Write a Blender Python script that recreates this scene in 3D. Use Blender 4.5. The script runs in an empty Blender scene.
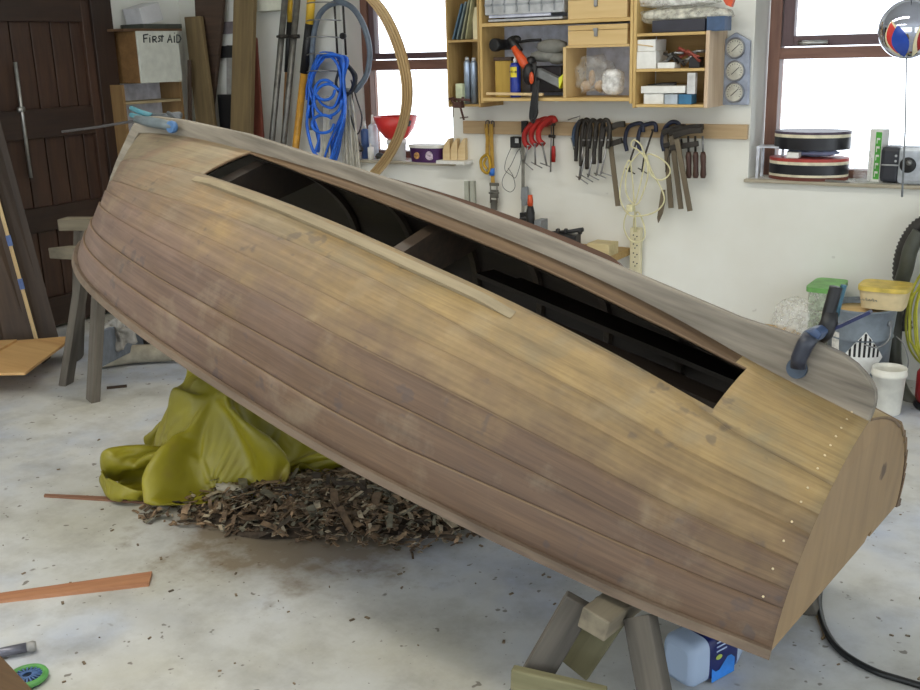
import bpy, math, random
import numpy as np
from mathutils import Vector, Matrix
random.seed(7); rng = np.random.default_rng(7)
S = bpy.context.scene; COL = S.collection
# ------------------------------------------------------------------ camera
F = 1040.7; YAW, PIT, ROL = .58002, .27632, -.02902; HC = 1.6
def rot():
    f = np.array([-math.sin(YAW)*math.cos(PIT), math.cos(YAW)*math.cos(PIT), -math.sin(PIT)])
    r0 = np.array([math.cos(YAW), math.sin(YAW), 0.]); u0 = np.cross(r0, f)
    return np.array([math.cos(ROL)*r0+math.sin(ROL)*u0, -math.sin(ROL)*r0+math.cos(ROL)*u0, f])
RM = rot(); CP = np.array([0, 0, HC])
cd = bpy.data.cameras.new('camera'); cam = bpy.data.objects.new('camera', cd); COL.objects.link(cam)
cd.sensor_fit = 'HORIZONTAL'; cd.sensor_width = 36; cd.lens = F/920*36; cd.clip_start = .05
m = Matrix([list(RM[0])+[0], list(RM[1])+[0], list(-RM[2])+[0], [0, 0, 0, 1]]).transposed()
m.translation = Vector(CP); cam.matrix_world = m; S.camera = cam
def ray(px, py): return np.array([(px-460)/F, (345-py)/F, 1.])@RM
def onz(px, py, z=0.): d = ray(px, py); return CP+d*((z-HC)/d[2])
def ony(px, py, y): d = ray(px, py); return CP+d*(y/d[1])
def onx(px, py, x): d = ray(px, py); return CP+d*(x/d[0])
YB, XL = 5.2, -5.6
def bw(px, py, off=0.): return ony(px, py, YB-off)
def lp(px, py, off=0.): return onx(px, py, XL+off)
# ------------------------------------------------------------------ mesh builder
class MB:
    def __init__(s): s.v = []; s.f = []; s.lc = []; s.mi = []; s.sm = []
    def add(s, vs, fs, lc=None, mi=0, sm=False):
        o = len(s.v); s.v += [tuple(map(float, p)) for p in vs]
        s.lc += [tuple(map(float, p)) for p in (lc if lc is not None else vs)]
        for f in fs: s.f.append(tuple(i+o for i in f)); s.mi.append(mi); s.sm.append(sm)
        return s
    def box(s, c, d, R=None, mi=0, taper=1.):
        """c centre, d full sizes, R 3x3 rows = local axes"""
        c = np.array(c, float); d = np.array(d, float)/2; R = np.eye(3) if R is None else np.array(R, float)
        L = np.array([(x, y, z) for x in (-1, 1) for y in (-1, 1) for z in (-1, 1)], float)*d
        L[:, :2] *= np.where(L[:, 2:] > 0, taper, 1.)
        ax = int(np.argmax(d)); lc = np.roll(L, -ax, axis=1)+c[0]*3.1+c[2]*1.7
        fs = [(0, 1, 3, 2), (4, 6, 7, 5), (0, 4, 5, 1), (2, 3, 7, 6), (0, 2, 6, 4), (1, 5, 7, 3)]
        return s.add(L@R+c, fs, lc, mi)
    def beam(s, a, b, w, h, up=(0, 0, 1), mi=0):
        """a bar from a to b, w across, h along up"""
        a = np.array(a, float); b = np.array(b, float); x = b-a; l = np.linalg.norm(x); x /= l
        u = np.array(up, float); y = np.cross(u, x); y /= np.linalg.norm(y); u = np.cross(x, y)
        return s.box((a+b)/2, (l, w, h), [x, y, u], mi)
    def tube(s, path, r, n=8, mi=0, closed=False, flat=None, caps=True):
        """path sweep; r scalar or list; flat=(w,h,up) makes a rectangular strip"""
        P = np.array(path, float); N = len(P); rr = np.full(N, r) if np.isscalar(r) else np.array(r)
        T = np.zeros_like(P)
        if closed: T = np.roll(P, -1, 0)-np.roll(P, 1, 0)
        else: T[1:-1] = P[2:]-P[:-2]; T[0] = P[1]-P[0]; T[-1] = P[-1]-P[-2]
        T /= np.linalg.norm(T, axis=1)[:, None]+1e-12
        if flat: n = 4
        vs = []; lc = []; L = 0; u = None
        for i in range(N):
            if flat: ref = np.array(flat[2], float)
            else: ref = u if u is not None else (np.array([0, 0, 1.]) if abs(T[i][2]) < .9 else np.array([1., 0, 0]))
            a = ref-T[i]*(ref@T[i]); a /= np.linalg.norm(a)+1e-12; u = a; b = np.cross(T[i], a)
            if i: L += np.linalg.norm(P[i]-P[i-1])
            for k in range(n):
                if flat: sx, sy = ((-1, -1), (1, -1), (1, 1), (-1, 1))[k]; q = P[i]+b*sx*flat[0]/2+a*sy*flat[1]/2
                else: t = 2*math.pi*k/n; q = P[i]+rr[i]*(math.cos(t)*a+math.sin(t)*b)
                vs.append(q); lc.append((L, k*.01, P[0][0]))
        fs = []
        for i in range(N if closed else N-1):
            j = (i+1) % N
            for k in range(n): k2 = (k+1) % n; fs.append((i*n+k, i*n+k2, j*n+k2, j*n+k))
        if not closed and caps: fs += [tuple(range(n))[::-1], tuple((N-1)*n+k for k in range(n))]
        return s.add(vs, fs, lc, mi, not flat)
    def lathe(s, c, prof, axis=(0, 0, 1), n=24, mi=0, sm=True, mis=None):
        """prof [(r,h)..] revolved about axis from c"""
        z = np.array(axis, float); z /= np.linalg.norm(z); x = np.cross((0, 1, 0) if abs(z[1]) < .9 else (1, 0, 0), z); x /= np.linalg.norm(x); y = np.cross(z, x)
        c = np.array(c, float); vs = []; o = len(s.v)
        for r, h in prof:
            for k in range(n): t = 2*math.pi*k/n; vs.append(c+z*h+max(r, 1e-5)*(math.cos(t)*x+math.sin(t)*y))
        for i in range(len(prof)-1):
            fs = [(i*n+k, i*n+(k+1) % n, (i+1)*n+(k+1) % n, (i+1)*n+k) for k in range(n)]
            if i == 0: s.add(vs, fs, None, mis[0] if mis else mi, sm)
            else:
                for f in fs: s.f.append(tuple(q+o for q in f)); s.mi.append(mis[i] if mis else mi); s.sm.append(sm)
        for e in (0, len(prof)-1):
            if prof[e][0] > 1e-3:
                f = [o+e*n+k for k in range(n)]; s.f.append(tuple(f[::-1] if e == 0 else f)); s.mi.append(mi); s.sm.append(False)
        return s
    def prism(s, poly, n, d, mi=0):
        """3-D polygon extruded along n by d"""
        P = np.array(poly, float); n = np.array(n, float)*d; k = len(P)
        return s.add(list(P)+list(P+n), [tuple(range(k))[::-1], tuple(range(k, 2*k))]+[(i, (i+1) % k, (i+1) % k+k, i+k) for i in range(k)], None, mi)
    def ball(s, c, r, n=12, mi=0, sq=(1, 1, 1), jit=0.):
        vs = []; fs = []; c = np.array(c, float); h = n//2
        for i in range(h+1):
            for k in range(n):
                a = math.pi*i/h; b = 2*math.pi*k/n; j = 1+jit*math.sin(3.1*k+2.3*i)*math.sin(a)*random.uniform(.3, 1)
                vs.append(c+r*j*np.array([math.sin(a)*math.cos(b)*sq[0], math.sin(a)*math.sin(b)*sq[1], math.cos(a)*sq[2]]))
        for i in range(h):
            for k in range(n): fs.append((i*n+k, (i+1)*n+k, (i+1)*n+(k+1) % n, i*n+(k+1) % n))
        return s.add(vs, fs, None, mi, True)
def wpos(o):
    p = np.array(o.location)
    while o.parent: o = o.parent; p = p+np.array(o.location)
    return p
def build(name, mb, mat, parent=None, bevel=0., sub=0):
    V = np.array(mb.v)
    if parent is None: lo, hi = V.min(0), V.max(0); loc = np.array([(lo[0]+hi[0])/2, (lo[1]+hi[1])/2, lo[2]])
    else: loc = wpos(parent)
    me = bpy.data.meshes.new(name); me.from_pydata((V-loc).tolist(), [], mb.f); me.update()
    a = me.attributes.new('lc', 'FLOAT_VECTOR', 'POINT'); a.data.foreach_set('vector', np.array(mb.lc, 'f').ravel())
    for mt in (mat if isinstance(mat, (list, tuple)) else [mat]): me.materials.append(mt)
    me.polygons.foreach_set('material_index', mb.mi); me.polygons.foreach_set('use_smooth', mb.sm)
    o = bpy.data.objects.new(name, me); COL.objects.link(o)
    if parent is None: o.location = loc
    else: o.parent = parent
    import bmesh
    bm = bmesh.new(); bm.from_mesh(me); bmesh.ops.recalc_face_normals(bm, faces=bm.faces); bm.to_mesh(me); bm.free()
    if bevel:
        md = o.modifiers.new('edge', 'BEVEL'); md.width = bevel; md.segments = 2; md.limit_method = 'ANGLE'; md.angle_limit = .7
    if sub: md = o.modifiers.new('smooth', 'SUBSURF'); md.levels = sub; md.render_levels = sub
    return o
def tag(o, label, cat, group=None, kind=None):
    if kind: o['kind'] = kind
    if label: o['label'] = label; o['category'] = cat
    if group: o['group'] = group
    return o
def thing(name, loc, label, cat, group=None):
    o = bpy.data.objects.new(name, None); o.empty_display_size = .05; COL.objects.link(o); o.location = [float(x) for x in loc]
    return tag(o, label, cat, group)
def solo(name, mb, mat, label, cat, group=None, bevel=0., kind=None, sub=0):
    return tag(build(name, mb, mat, None, bevel, sub), label, cat, group, kind)
def struct(name, mb, mat, parent=None, bevel=0.):
    o = build(name, mb, mat, parent, bevel)
    if parent is None: o['kind'] = 'structure'
    return o
# ------------------------------------------------------------------ materials
def lin(c): return tuple(((x/255/12.92) if x/255 <= .04045 else ((x/255+.055)/1.055)**2.4) for x in c)+(1.,)
class NT:
    def __init__(s, name):
        s.m = bpy.data.materials.new(name); s.m.use_nodes = True; s.t = s.m.node_tree; s.t.nodes.clear()
        s.out = s.n('OutputMaterial'); s.b = s.n('BsdfPrincipled'); s.l(s.b.outputs[0], s.out.inputs[0])
    def n(s, k, **kw):
        x = s.t.nodes.new('ShaderNode'+k)
        for a, v in kw.items(): setattr(x, a, v)
        return x
    def l(s, a, b): s.t.links.new(a, b)
    def noise(s, vec, scale, detail=4, rough=.55, stretch=None, dist=0., off=0.):
        mp = s.n('Mapping'); s.l(vec, mp.inputs['Vector']); mp.inputs['Scale'].default_value = stretch or (1, 1, 1); mp.inputs['Location'].default_value = (off, off*.7, off*.3)
        n = s.n('TexNoise'); s.l(mp.outputs[0], n.inputs['Vector']); n.inputs['Scale'].default_value = scale; n.inputs['Detail'].default_value = detail
        n.inputs['Roughness'].default_value = rough; n.inputs['Distortion'].default_value = dist
        return n.outputs['Fac']
    def ramp(s, fac, stops):
        r = s.n('ValToRGB'); s.l(fac, r.inputs[0]); e = r.color_ramp.elements
        while len(e) < len(stops): e.new(.5)
        for x, (p, c) in zip(e, stops): x.position = p; x.color = c if len(c) == 4 else lin(c)
        return r.outputs[0]
    def mix(s, fac, a, b, mode='MIX'):
        x = s.n('MixRGB', blend_type=mode)
        for i, v in ((0, fac), (1, a), (2, b)):
            if hasattr(v, 'default_value') or hasattr(v, 'is_linked'): s.l(v, x.inputs[i])
            elif i == 0: x.inputs[0].default_value = v
            else: x.inputs[i].default_value = v if len(v) == 4 else lin(v)
        return x.outputs[0]
    def math(s, op, a, b=None):
        x = s.n('Math', operation=op)
        for i, v in ((0, a), (1, b)):
            if v is None: continue
            if isinstance(v, (int, float)): x.inputs[i].default_value = v
            else: s.l(v, x.inputs[i])
        return x.outputs[0]
    def bump(s, h, strength=.2, dist=.01):
        b = s.n('Bump'); s.l(h, b.inputs['Height']); b.inputs['Strength'].default_value = strength; b.inputs['Distance'].default_value = dist; s.l(b.outputs[0], s.b.inputs['Normal'])
    def obj(s): return s.n('TexCoord').outputs['Object']
    def attr(s, name): return s.n('Attribute', attribute_name=name)
    def set(s, col=None, rough=.6, metal=0., **kw):
        if col is not None:
            if isinstance(col, tuple): s.b.inputs['Base Color'].default_value = col if len(col) == 4 else lin(col)
            else: s.l(col, s.b.inputs['Base Color'])
        s.b.inputs['Roughness'].default_value = rough; s.b.inputs['Metallic'].default_value = metal
        for k, v in kw.items(): s.b.inputs[k.replace('_', ' ')].default_value = v
        return s.m
_mc = {}
def paint(c, rough=.6, metal=0., var=.12, scale=18., **kw):
    k = (c, rough, metal, var, scale, tuple(kw.items()))
    if k not in _mc:
        t = NT('paint_%d_%d_%d' % c); f = t.noise(t.obj(), scale, 3)
        d = tuple(max(0, x*(1-var)) for x in c); e = tuple(min(255, x*(1+var*.6)) for x in c)
        _mc[k] = t.set(t.ramp(f, [(.3, d), (.7, e)]), rough, metal, **kw)
    return _mc[k]
def wood(c1, c2, rough=.6, fine=1., bump=.15):
    k = ('w', c1, c2, rough, fine)
    if k not in _mc:
        t = NT('wood_%d_%d_%d' % c1); v = t.attr('lc').outputs['Vector']
        a = t.noise(v, 14*fine, 5, .6, (.12, 1, 1)); b = t.noise(v, 60*fine, 3, .6, (.06, 1, 1)); c = t.noise(v, 2.2, 2, .5, (.6, 1, 1))
        f = t.math('ADD', t.math('MULTIPLY', a, .5), t.math('ADD', t.math('MULTIPLY', b, .3), t.math('MULTIPLY', c, .2)))
        t.bump(b, bump, .004); _mc[k] = t.set(t.ramp(f, [(.36, c1), (.62, c2)]), rough)
    return _mc[k]
# ------------------------------------------------------------------ room
def floor_mat():
    t = NT('concrete'); v = t.obj()
    big = t.noise(v, 1.1, 4, .6, off=3.); mid = t.noise(v, 5., 5, .65, off=1.); fine = t.noise(v, 45., 4, .7)
    c = t.ramp(big, [(.35, (176, 184, 200)), (.5, (200, 200, 197)), (.66, (186, 183, 170))])
    c = t.mix(t.ramp(mid, [(.45, (0, 0, 0)), (.72, (190, 190, 190))]), c, (136, 131, 120))
    c = t.mix(t.ramp(fine, [(.4, (0, 0, 0)), (.8, (110, 110, 110))]), c, (222, 223, 224))
    for sc, th, of in ((26., .715, 5.), (60., .735, 9.), (11., .75, 2.)):
        sp = t.noise(v, sc, 2, .5, off=of); c = t.mix(t.ramp(sp, [(th-.015, (0, 0, 0)), (th+.015, (225, 225, 225))]), c, (92, 82, 68))
    # broad worn smudges
    sm = t.noise(v, 1.7, 3, .5, (1., 2.4, 1), off=14.); c = t.mix(t.ramp(sm, [(.56, (0, 0, 0)), (.72, (130, 130, 130))]), c, (132, 132, 134))
    # a worn yellow-brown patch under the boat where shavings have been trodden in
    def spot(p, r, col, amt):
        global _
        s = t.n('VectorMath', operation='DISTANCE'); g = t.n('NewGeometry'); t.l(g.outputs['Position'], s.inputs[0]); s.inputs[1].default_value = p
        d = t.math('ADD', s.outputs['Value'], t.math('MULTIPLY', t.math('SUBTRACT', mid, .5), r*1.6))
        return t.ramp(t.math('DIVIDE', d, r*2), [(.30, (amt,)*3), (.5, (0, 0, 0))]), col
    for p, r, col, a in (((-2.35, 2.62, 0), .62, (112, 92, 62), 235), ((-.25, 2.2, 0), .12, (128, 104, 74), 200)):
        fac, col = spot(p, r, col, a); c = t.mix(fac, c, col)
    t.bump(t.math('ADD', t.math('MULTIPLY', mid, .6), t.math('MULTIPLY', fine, .4)), .12, .01)
    return t.set(c, .55)
def wall_mat(name, c, d):
    t = NT(name); v = t.obj(); a = t.noise(v, 1.3, 4, .6); b = t.noise(v, 30, 3, .6); s = t.noise(v, 16, 2, .5, off=4.)
    k = t.ramp(a, [(.35, c), (.7, d)]); k = t.mix(t.ramp(s, [(.765, (0, 0, 0)), (.79, (120, 120, 120))]), k, (120, 114, 106))
    t.bump(b, .08, .006); return t.set(k, .75)
M_floor = floor_mat(); M_wall = wall_mat('wall_paint', (236, 237, 232), (226, 225, 216)); M_ceil = wall_mat('ceiling_paint', (235, 235, 232), (228, 228, 224))
struct('floor', MB().box((-1.3, .8, -.05), (8.8, 9, .1)), M_floor)
struct('ceiling', MB().box((-1.3, .8, 2.75), (8.8, 9, .1)), M_ceil)
WX1 = bw(345, 100)[0]; WX2 = bw(453, 120)[0]; SZ1 = .957
VX1 = bw(751.5, 100)[0]; VX2 = -.28; SZ2 = .938; WT = 2.25
wl = MB(); TH = .32
def wseg(x0, x1, z0, z1): wl.box(((x0+x1)/2, YB+TH/2, (z0+z1)/2), (x1-x0, TH, z1-z0))
wseg(XL-.1, WX1, 0, 2.7); wseg(WX1, WX2, 0, SZ1); wseg(WX1, WX2, WT, 2.7); wseg(WX2, VX1, 0, 2.7)
wseg(VX1, VX2, 0, SZ2); wseg(VX1, VX2, WT, 2.7); wseg(VX2, 3.1, 0, 2.7)
struct('wall_back', wl, M_wall)
struct('wall_left', MB().box((XL-.1, .8, 1.35), (.2, 9, 2.7)), M_wall)
wrt = MB()      # the right wall with its own wide doorway, open to daylight beside the stern
for y0, y1, z0, z1 in ((-3.7, -1.6, 0, 2.7), (2.9, 5.3, 0, 2.7), (-1.6, 2.9, 2.15, 2.7)): wrt.box((3.1, (y0+y1)/2, (z0+z1)/2), (.2, y1-y0, z1-z0))
struct('wall_right', wrt, M_wall)
fr = MB()      # the front wall holds the wide open garage doorway behind the photographer
fr.box((-5.0, -3.75, 1.35), (1.2, .2, 2.7)); fr.box((2.7, -3.75, 1.35), (.8, .2, 2.7)); fr.box((-1.05, -3.75, 2.55), (6.7, .2, .3))
struct('wall_front', fr, M_wall)
M_brown = wood((100, 68, 56), (136, 98, 82), .5); M_dkframe = wood((74, 54, 58), (100, 76, 78), .45); M_steel = paint((176, 176, 172), .35, .8)
def glass():
    t = NT('pane_glass'); tr = t.n('BsdfTransparent'); g = t.n('BsdfGlossy'); g.inputs['Roughness'].default_value = .03; fr = t.n('Fresnel'); fr.inputs[0].default_value = 1.35
    mx = t.n('MixShader'); t.l(fr.outputs[0], mx.inputs[0]); t.l(tr.outputs[0], mx.inputs[1]); t.l(g.outputs[0], mx.inputs[2]); t.l(mx.outputs[0], t.out.inputs[0]); return t.m
M_glass = glass()
def window(name, x0, x1, sz, tz0, tz1, jw, dark):
    y = YB+.17; f = MB(); zt = WT
    f.box((x0+jw/2, y+.04, (sz+zt)/2), (jw, .08, zt-sz)); f.box((x1-jw/2, y+.04, (sz+zt)/2), (jw, .08, zt-sz))
    f.box(((x0+x1)/2, y+.04, (tz0+tz1)/2), (x1-x0-2*jw, .08, tz1-tz0)); f.box(((x0+x1)/2, y+.04, sz+.02), (x1-x0-2*jw, .08, .04)); f.box(((x0+x1)/2, y+.04, zt-.03), (x1-x0-2*jw, .08, .06))
    w = struct(name, f, M_brown, None, .003)
    a, b = x0+jw+.005, x1-jw-.005; d = MB(); z0 = tz1+.006; dw = dark
    d.box((a+dw/2, y+.035, (z0+zt-.06)/2), (dw, .05, zt-.06-z0)); d.box((b-dw/2, y+.035, (z0+zt-.06)/2), (dw, .05, zt-.06-z0))
    d.box(((a+b)/2, y+.035, z0+dw*.45), (b-a-2*dw, .05, dw*.9)); d.box(((a+b)/2, y+.035, zt-.06-dw/2), (b-a-2*dw, .05, dw))
    struct('window_sash', d, M_dkframe, w, .003)
    struct('pane', MB().box(((a+b)/2, y+.035, (z0+zt)/2), (b-a-dw, .006, zt-z0-.1)), M_glass, w)
    struct('pane', MB().box(((x0+x1)/2, y+.05, (sz+tz0)/2), (x1-x0-2*jw, .006, tz0-sz)), M_glass, w)
    return w, y
w1, wy = window('window_1', WX1+.02, WX2, SZ1, ony(400, 70, YB+.17)[2], ony(400, 60, YB+.17)[2], .05, .04)
w2, wy = window('window_2', VX1+.02, VX2, SZ2, ony(800, 59, YB+.17)[2], ony(800, 47.5, YB+.17)[2], .058, .055)
h = MB(); a = ony(799, 43, wy-.012); b = ony(828, 42, wy-.012); h.tube([a, a+[.03, -.01, 0], b], .011); struct('window_handle', h, M_steel, w2)
sl = wood((150, 140, 120), (186, 178, 160), .6)
struct('trim_1', MB().box(((WX1+WX2)/2, YB+.075, SZ1-.008), (WX2-WX1+.02, .22, .016)), sl, None, .003)
struct('trim_2', MB().box(((VX1+VX2)/2, YB+.075, SZ2-.008), (VX2-VX1+.02, .22, .016)), sl, None, .003)
# door in the left wall
M_door = wood((42, 28, 22), (76, 52, 38), .5); M_door2 = wood((36, 25, 20), (58, 40, 30), .5)
yj0, yj1 = lp(88, 60)[1], lp(110, 78)[1]; ys0 = lp(80, 60)[1]; yL = 2.9; zt = lp(40, 22)[2]
dj = MB(); dj.box((XL+.04, (yj0+yj1)/2, 1.05), (.10, yj1-yj0, 2.1+.2)); dj.box((XL+.04, (yL+yj0)/2, zt+.2), (.1, yj0-yL, .14)); dj.box((XL+.04, yL-.06, 1.05), (.1, .12, 2.3))
door = struct('door_1', dj, M_door2, None, .004)
pl = MB(); n = 11
for i in range(n):
    y0 = yL+(yj0-yL)*i/n; y1 = yL+(yj0-yL)*(i+1)/n; pl.box((XL+.02, (y0+y1)/2, zt/2+.08), (.03, y1-y0-.008, zt+.1))
struct('door_panel', pl, M_door, door, .004)
rl = MB(); zr = [lp(45, 108)[2], lp(45, 137)[2], lp(60, 203)[2], lp(60, 227)[2]]
for z0, z1 in ((zr[1], zr[0]), (zr[3], zr[2]), (zt, zt+.13), (.02, .2)): rl.box((XL+.05, (yL+ys0)/2, (z0+z1)/2), (.035, ys0-yL, z1-z0))
struct('door_rail', rl, M_door2, door, .004)
struct('door_stile', MB().box((XL+.05, (ys0+yj0)/2, zt/2+.1), (.035, yj0-ys0, zt+.2)), M_door, door, .004)
a = lp(15, 62, .075); b = lp(31, 178, .075)
bolt = MB().tube([a, (a+b)/2, b], .011); bolt.tube([lp(18, 110, .08), lp(24, 109, .08)], .016); struct('door_bolt', bolt, M_steel, door)

# ------------------------------------------------------------------ the boat, hull upward, boat frame: x to the bow, y to the far side, z to the keel
BO = np.array([-.456, 2.446, .74])
def bframe():
    yaw, pit, rol = 3.075, .239, -.074
    cx = np.array([math.cos(yaw)*math.cos(pit), math.sin(yaw)*math.cos(pit), math.sin(pit)]); y0 = -np.cross([0, 0, 1.], cx); y0 /= np.linalg.norm(y0)
    u0 = np.cross(y0, cx); u0 *= np.sign(u0[2]); return np.array([cx, math.cos(rol)*y0+math.sin(rol)*u0, math.cos(rol)*u0-math.sin(rol)*y0])
BM = bframe()
def toW(p): return BO+np.array(p, float)@BM
def bp(px, py, yb=0.):
    o = (CP-BO)@BM.T; d = ray(px, py)@BM.T; return BO+(o+d*((yb-o[1])/d[1]))@BM
KC = np.array([(0, 0, 0), (.286, .0, .027), (.54, 0, .062), (.81, 0, .085), (1.25, 0, .093), (1.6, 0, .088), (1.9, 0, .074), (2.143, 0, .055), (2.4, 0, .028), (2.56, 0, .004), (2.66, 0, -.016), (2.72, 0, -.036)])
SK = np.array([0, .095, .18, .27, .415, .53, .63, .71, .80, .87, .94, 1.0])
GC = np.array([(-.067, -.526, -.377), (.17, -.575, -.386), (.45, -.61, -.394), (.757, -.638, -.399), (1.05, -.653, -.402), (1.38, -.637, -.405), (1.694, -.606, -.409), (1.945, -.565, -.416), (2.163, -.508, -.428), (2.344, -.443, -.441), (2.49, -.37, -.454), (2.632, -.277, -.470), (2.74, -.19, -.485), (2.83, -.1, -.502), (2.885, 0, -.515)])
SG = np.array([0, .08, .175, .275, .375, .48, .58, .66, .73, .79, .84, .89, .93, .968, 1.0])
CO = np.array([0, .25, .5, .7, .85, .95, 1.0])
CV = np.array([(.62, .09, 1.02, .48, 0), (.60, .07, 1.03, .55, 0), (.58, .045, 1.03, .60, 0), (.51, .11, .97, .59, 0), (.44, .17, .80, .52, 0.01), (.33, .26, .60, .43, .025), (.3, .3, .6, .38, .03)])
def spl(X, V, s):
    h = np.diff(X); d = np.diff(V, axis=0)/h[:, None]; m = np.zeros_like(V); m[0] = d[0]; m[-1] = d[-1]
    m[1:-1] = (d[:-1]*h[1:, None]+d[1:]*h[:-1, None])/(h[1:]+h[:-1])[:, None]
    i = min(max(int(np.searchsorted(X, s))-1, 0), len(X)-2); t = (s-X[i])/h[i]
    return (2*t**3-3*t**2+1)*V[i]+(t**3-2*t**2+t)*h[i]*m[i]+(-2*t**3+3*t**2)*V[i+1]+(t**3-t**2)*h[i]*m[i+1]
def sec(s, t):
    K = spl(SK, KC, s); G = spl(SG, GC, s); c = spl(CO, CV, s); b = -G[1]; D = K[2]-G[2]
    P1 = K*(2/3)+G/3; P2 = K/3+G*(2/3)
    P1[1] = -c[0]*b; P1[2] = K[2]-c[1]*D; P2[1] = -c[2]*b; P2[2] = G[2]+c[3]*D; P1[0] += c[4]; P2[0] += c[4]*.6
    return K*(1-t)**3+3*P1*t*(1-t)**2+3*P2*t*t*(1-t)+G*t**3
def nrm(s, t):
    e = 1e-3; s0, s1 = max(s-e, 0), min(s+e, 1); t0, t1 = max(t-e, 0), min(t+e, 1); s0 = min(s0, .985); s1 = min(s1, .99)
    n = np.cross(sec(s1, t)-sec(s0, t), sec(s, t1)-sec(s, t0)); n = n/(np.linalg.norm(n)+1e-12)
    return n if n[1]-.3*n[2] < 0 else -n      # outward: to the near side and up
TS = [lambda s: np.interp(s, [0, .08, .12, .7, 1], [.356, .335, .302, .302, .36]), lambda s: np.interp(s, [0, .25, .4, .6, .75, 1], [.468, .465, .435, .452, .495, .54]),
      lambda s: np.interp(s, [0, .3, .6, 1], [.54, .548, .566, .605]), lambda s: np.interp(s, [0, .3, .6, 1], [.648, .65, .66, .69]),
      lambda s: np.interp(s, [0, .3, .6, 1], [.747, .757, .782, .80]), lambda s: np.interp(s, [0, .09, .3, .6, 1], [.815, .825, .868, .872, .885]), lambda s: 1.]
ledge = lambda s: np.interp(s, [0, .1, .2, .45, .6, .7, 1], [.05, .06, .085, .085, .07, .03, .03])
SL = [lambda s: 0., lambda s: ledge(s)*.5, ledge] + [(lambda q: lambda s: ledge(s)+(.285-ledge(s))*q)(q) for q in (.25, .5, .75, 1)] + [TS[0]]
SS = sorted(set([round(x, 4) for x in np.linspace(0, 1, 101)]))
LAP = .0075
def hull(side):
    """lapped planks: each runs under the next one towards the gunwale"""
    V = []; Fs = []; LCs = []; strake = []; tone = []; mi = []; frac = []; n = len(SS)
    for k in range(7):
        if k == 0: rows = [(f, 0.) for f in SL[:-1]]+[(lambda s: TS[0](s)+.02, 0.)]
        else: rows = [((lambda a, b, q: lambda s: a(s)+(b(s)-a(s))*q)(TS[k-1], (lambda s, f=TS[k]: f(s)+.02) if k < 6 else TS[k], q), 1-q) for q in (0, .2, .4, .6, .8, 1.)]
        o = len(V)
        for f, fr in rows:
            for s in SS:
                t = min(f(s), 1.); p = sec(s, t); lap = LAP*fr*np.interp(s, [.93, .995], [1, .25])
                p = p+nrm(s, t)*lap if lap else p.copy()
                if side > 0: p[1] *= -1
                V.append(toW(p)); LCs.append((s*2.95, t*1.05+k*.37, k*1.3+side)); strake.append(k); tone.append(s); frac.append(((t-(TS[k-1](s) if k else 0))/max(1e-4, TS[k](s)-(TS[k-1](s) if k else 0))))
        for r in range(len(rows)-1):
            for j in range(n-1):
                if k == 0 and side < 0 and 2 <= r < 6 and .0999 < (SS[j]+SS[j+1])/2 < .7: continue
                q = tuple(o+x for x in (r*n+j, r*n+j+1, (r+1)*n+j+1, (r+1)*n+j)); Fs.append(q if side < 0 else q[::-1])
                mi.append(2 if (k == 0 and side < 0 and r < 2 and .1 < SS[j] < .695) else 0)
    return V, Fs, LCs, strake, tone, mi, frac
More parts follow.
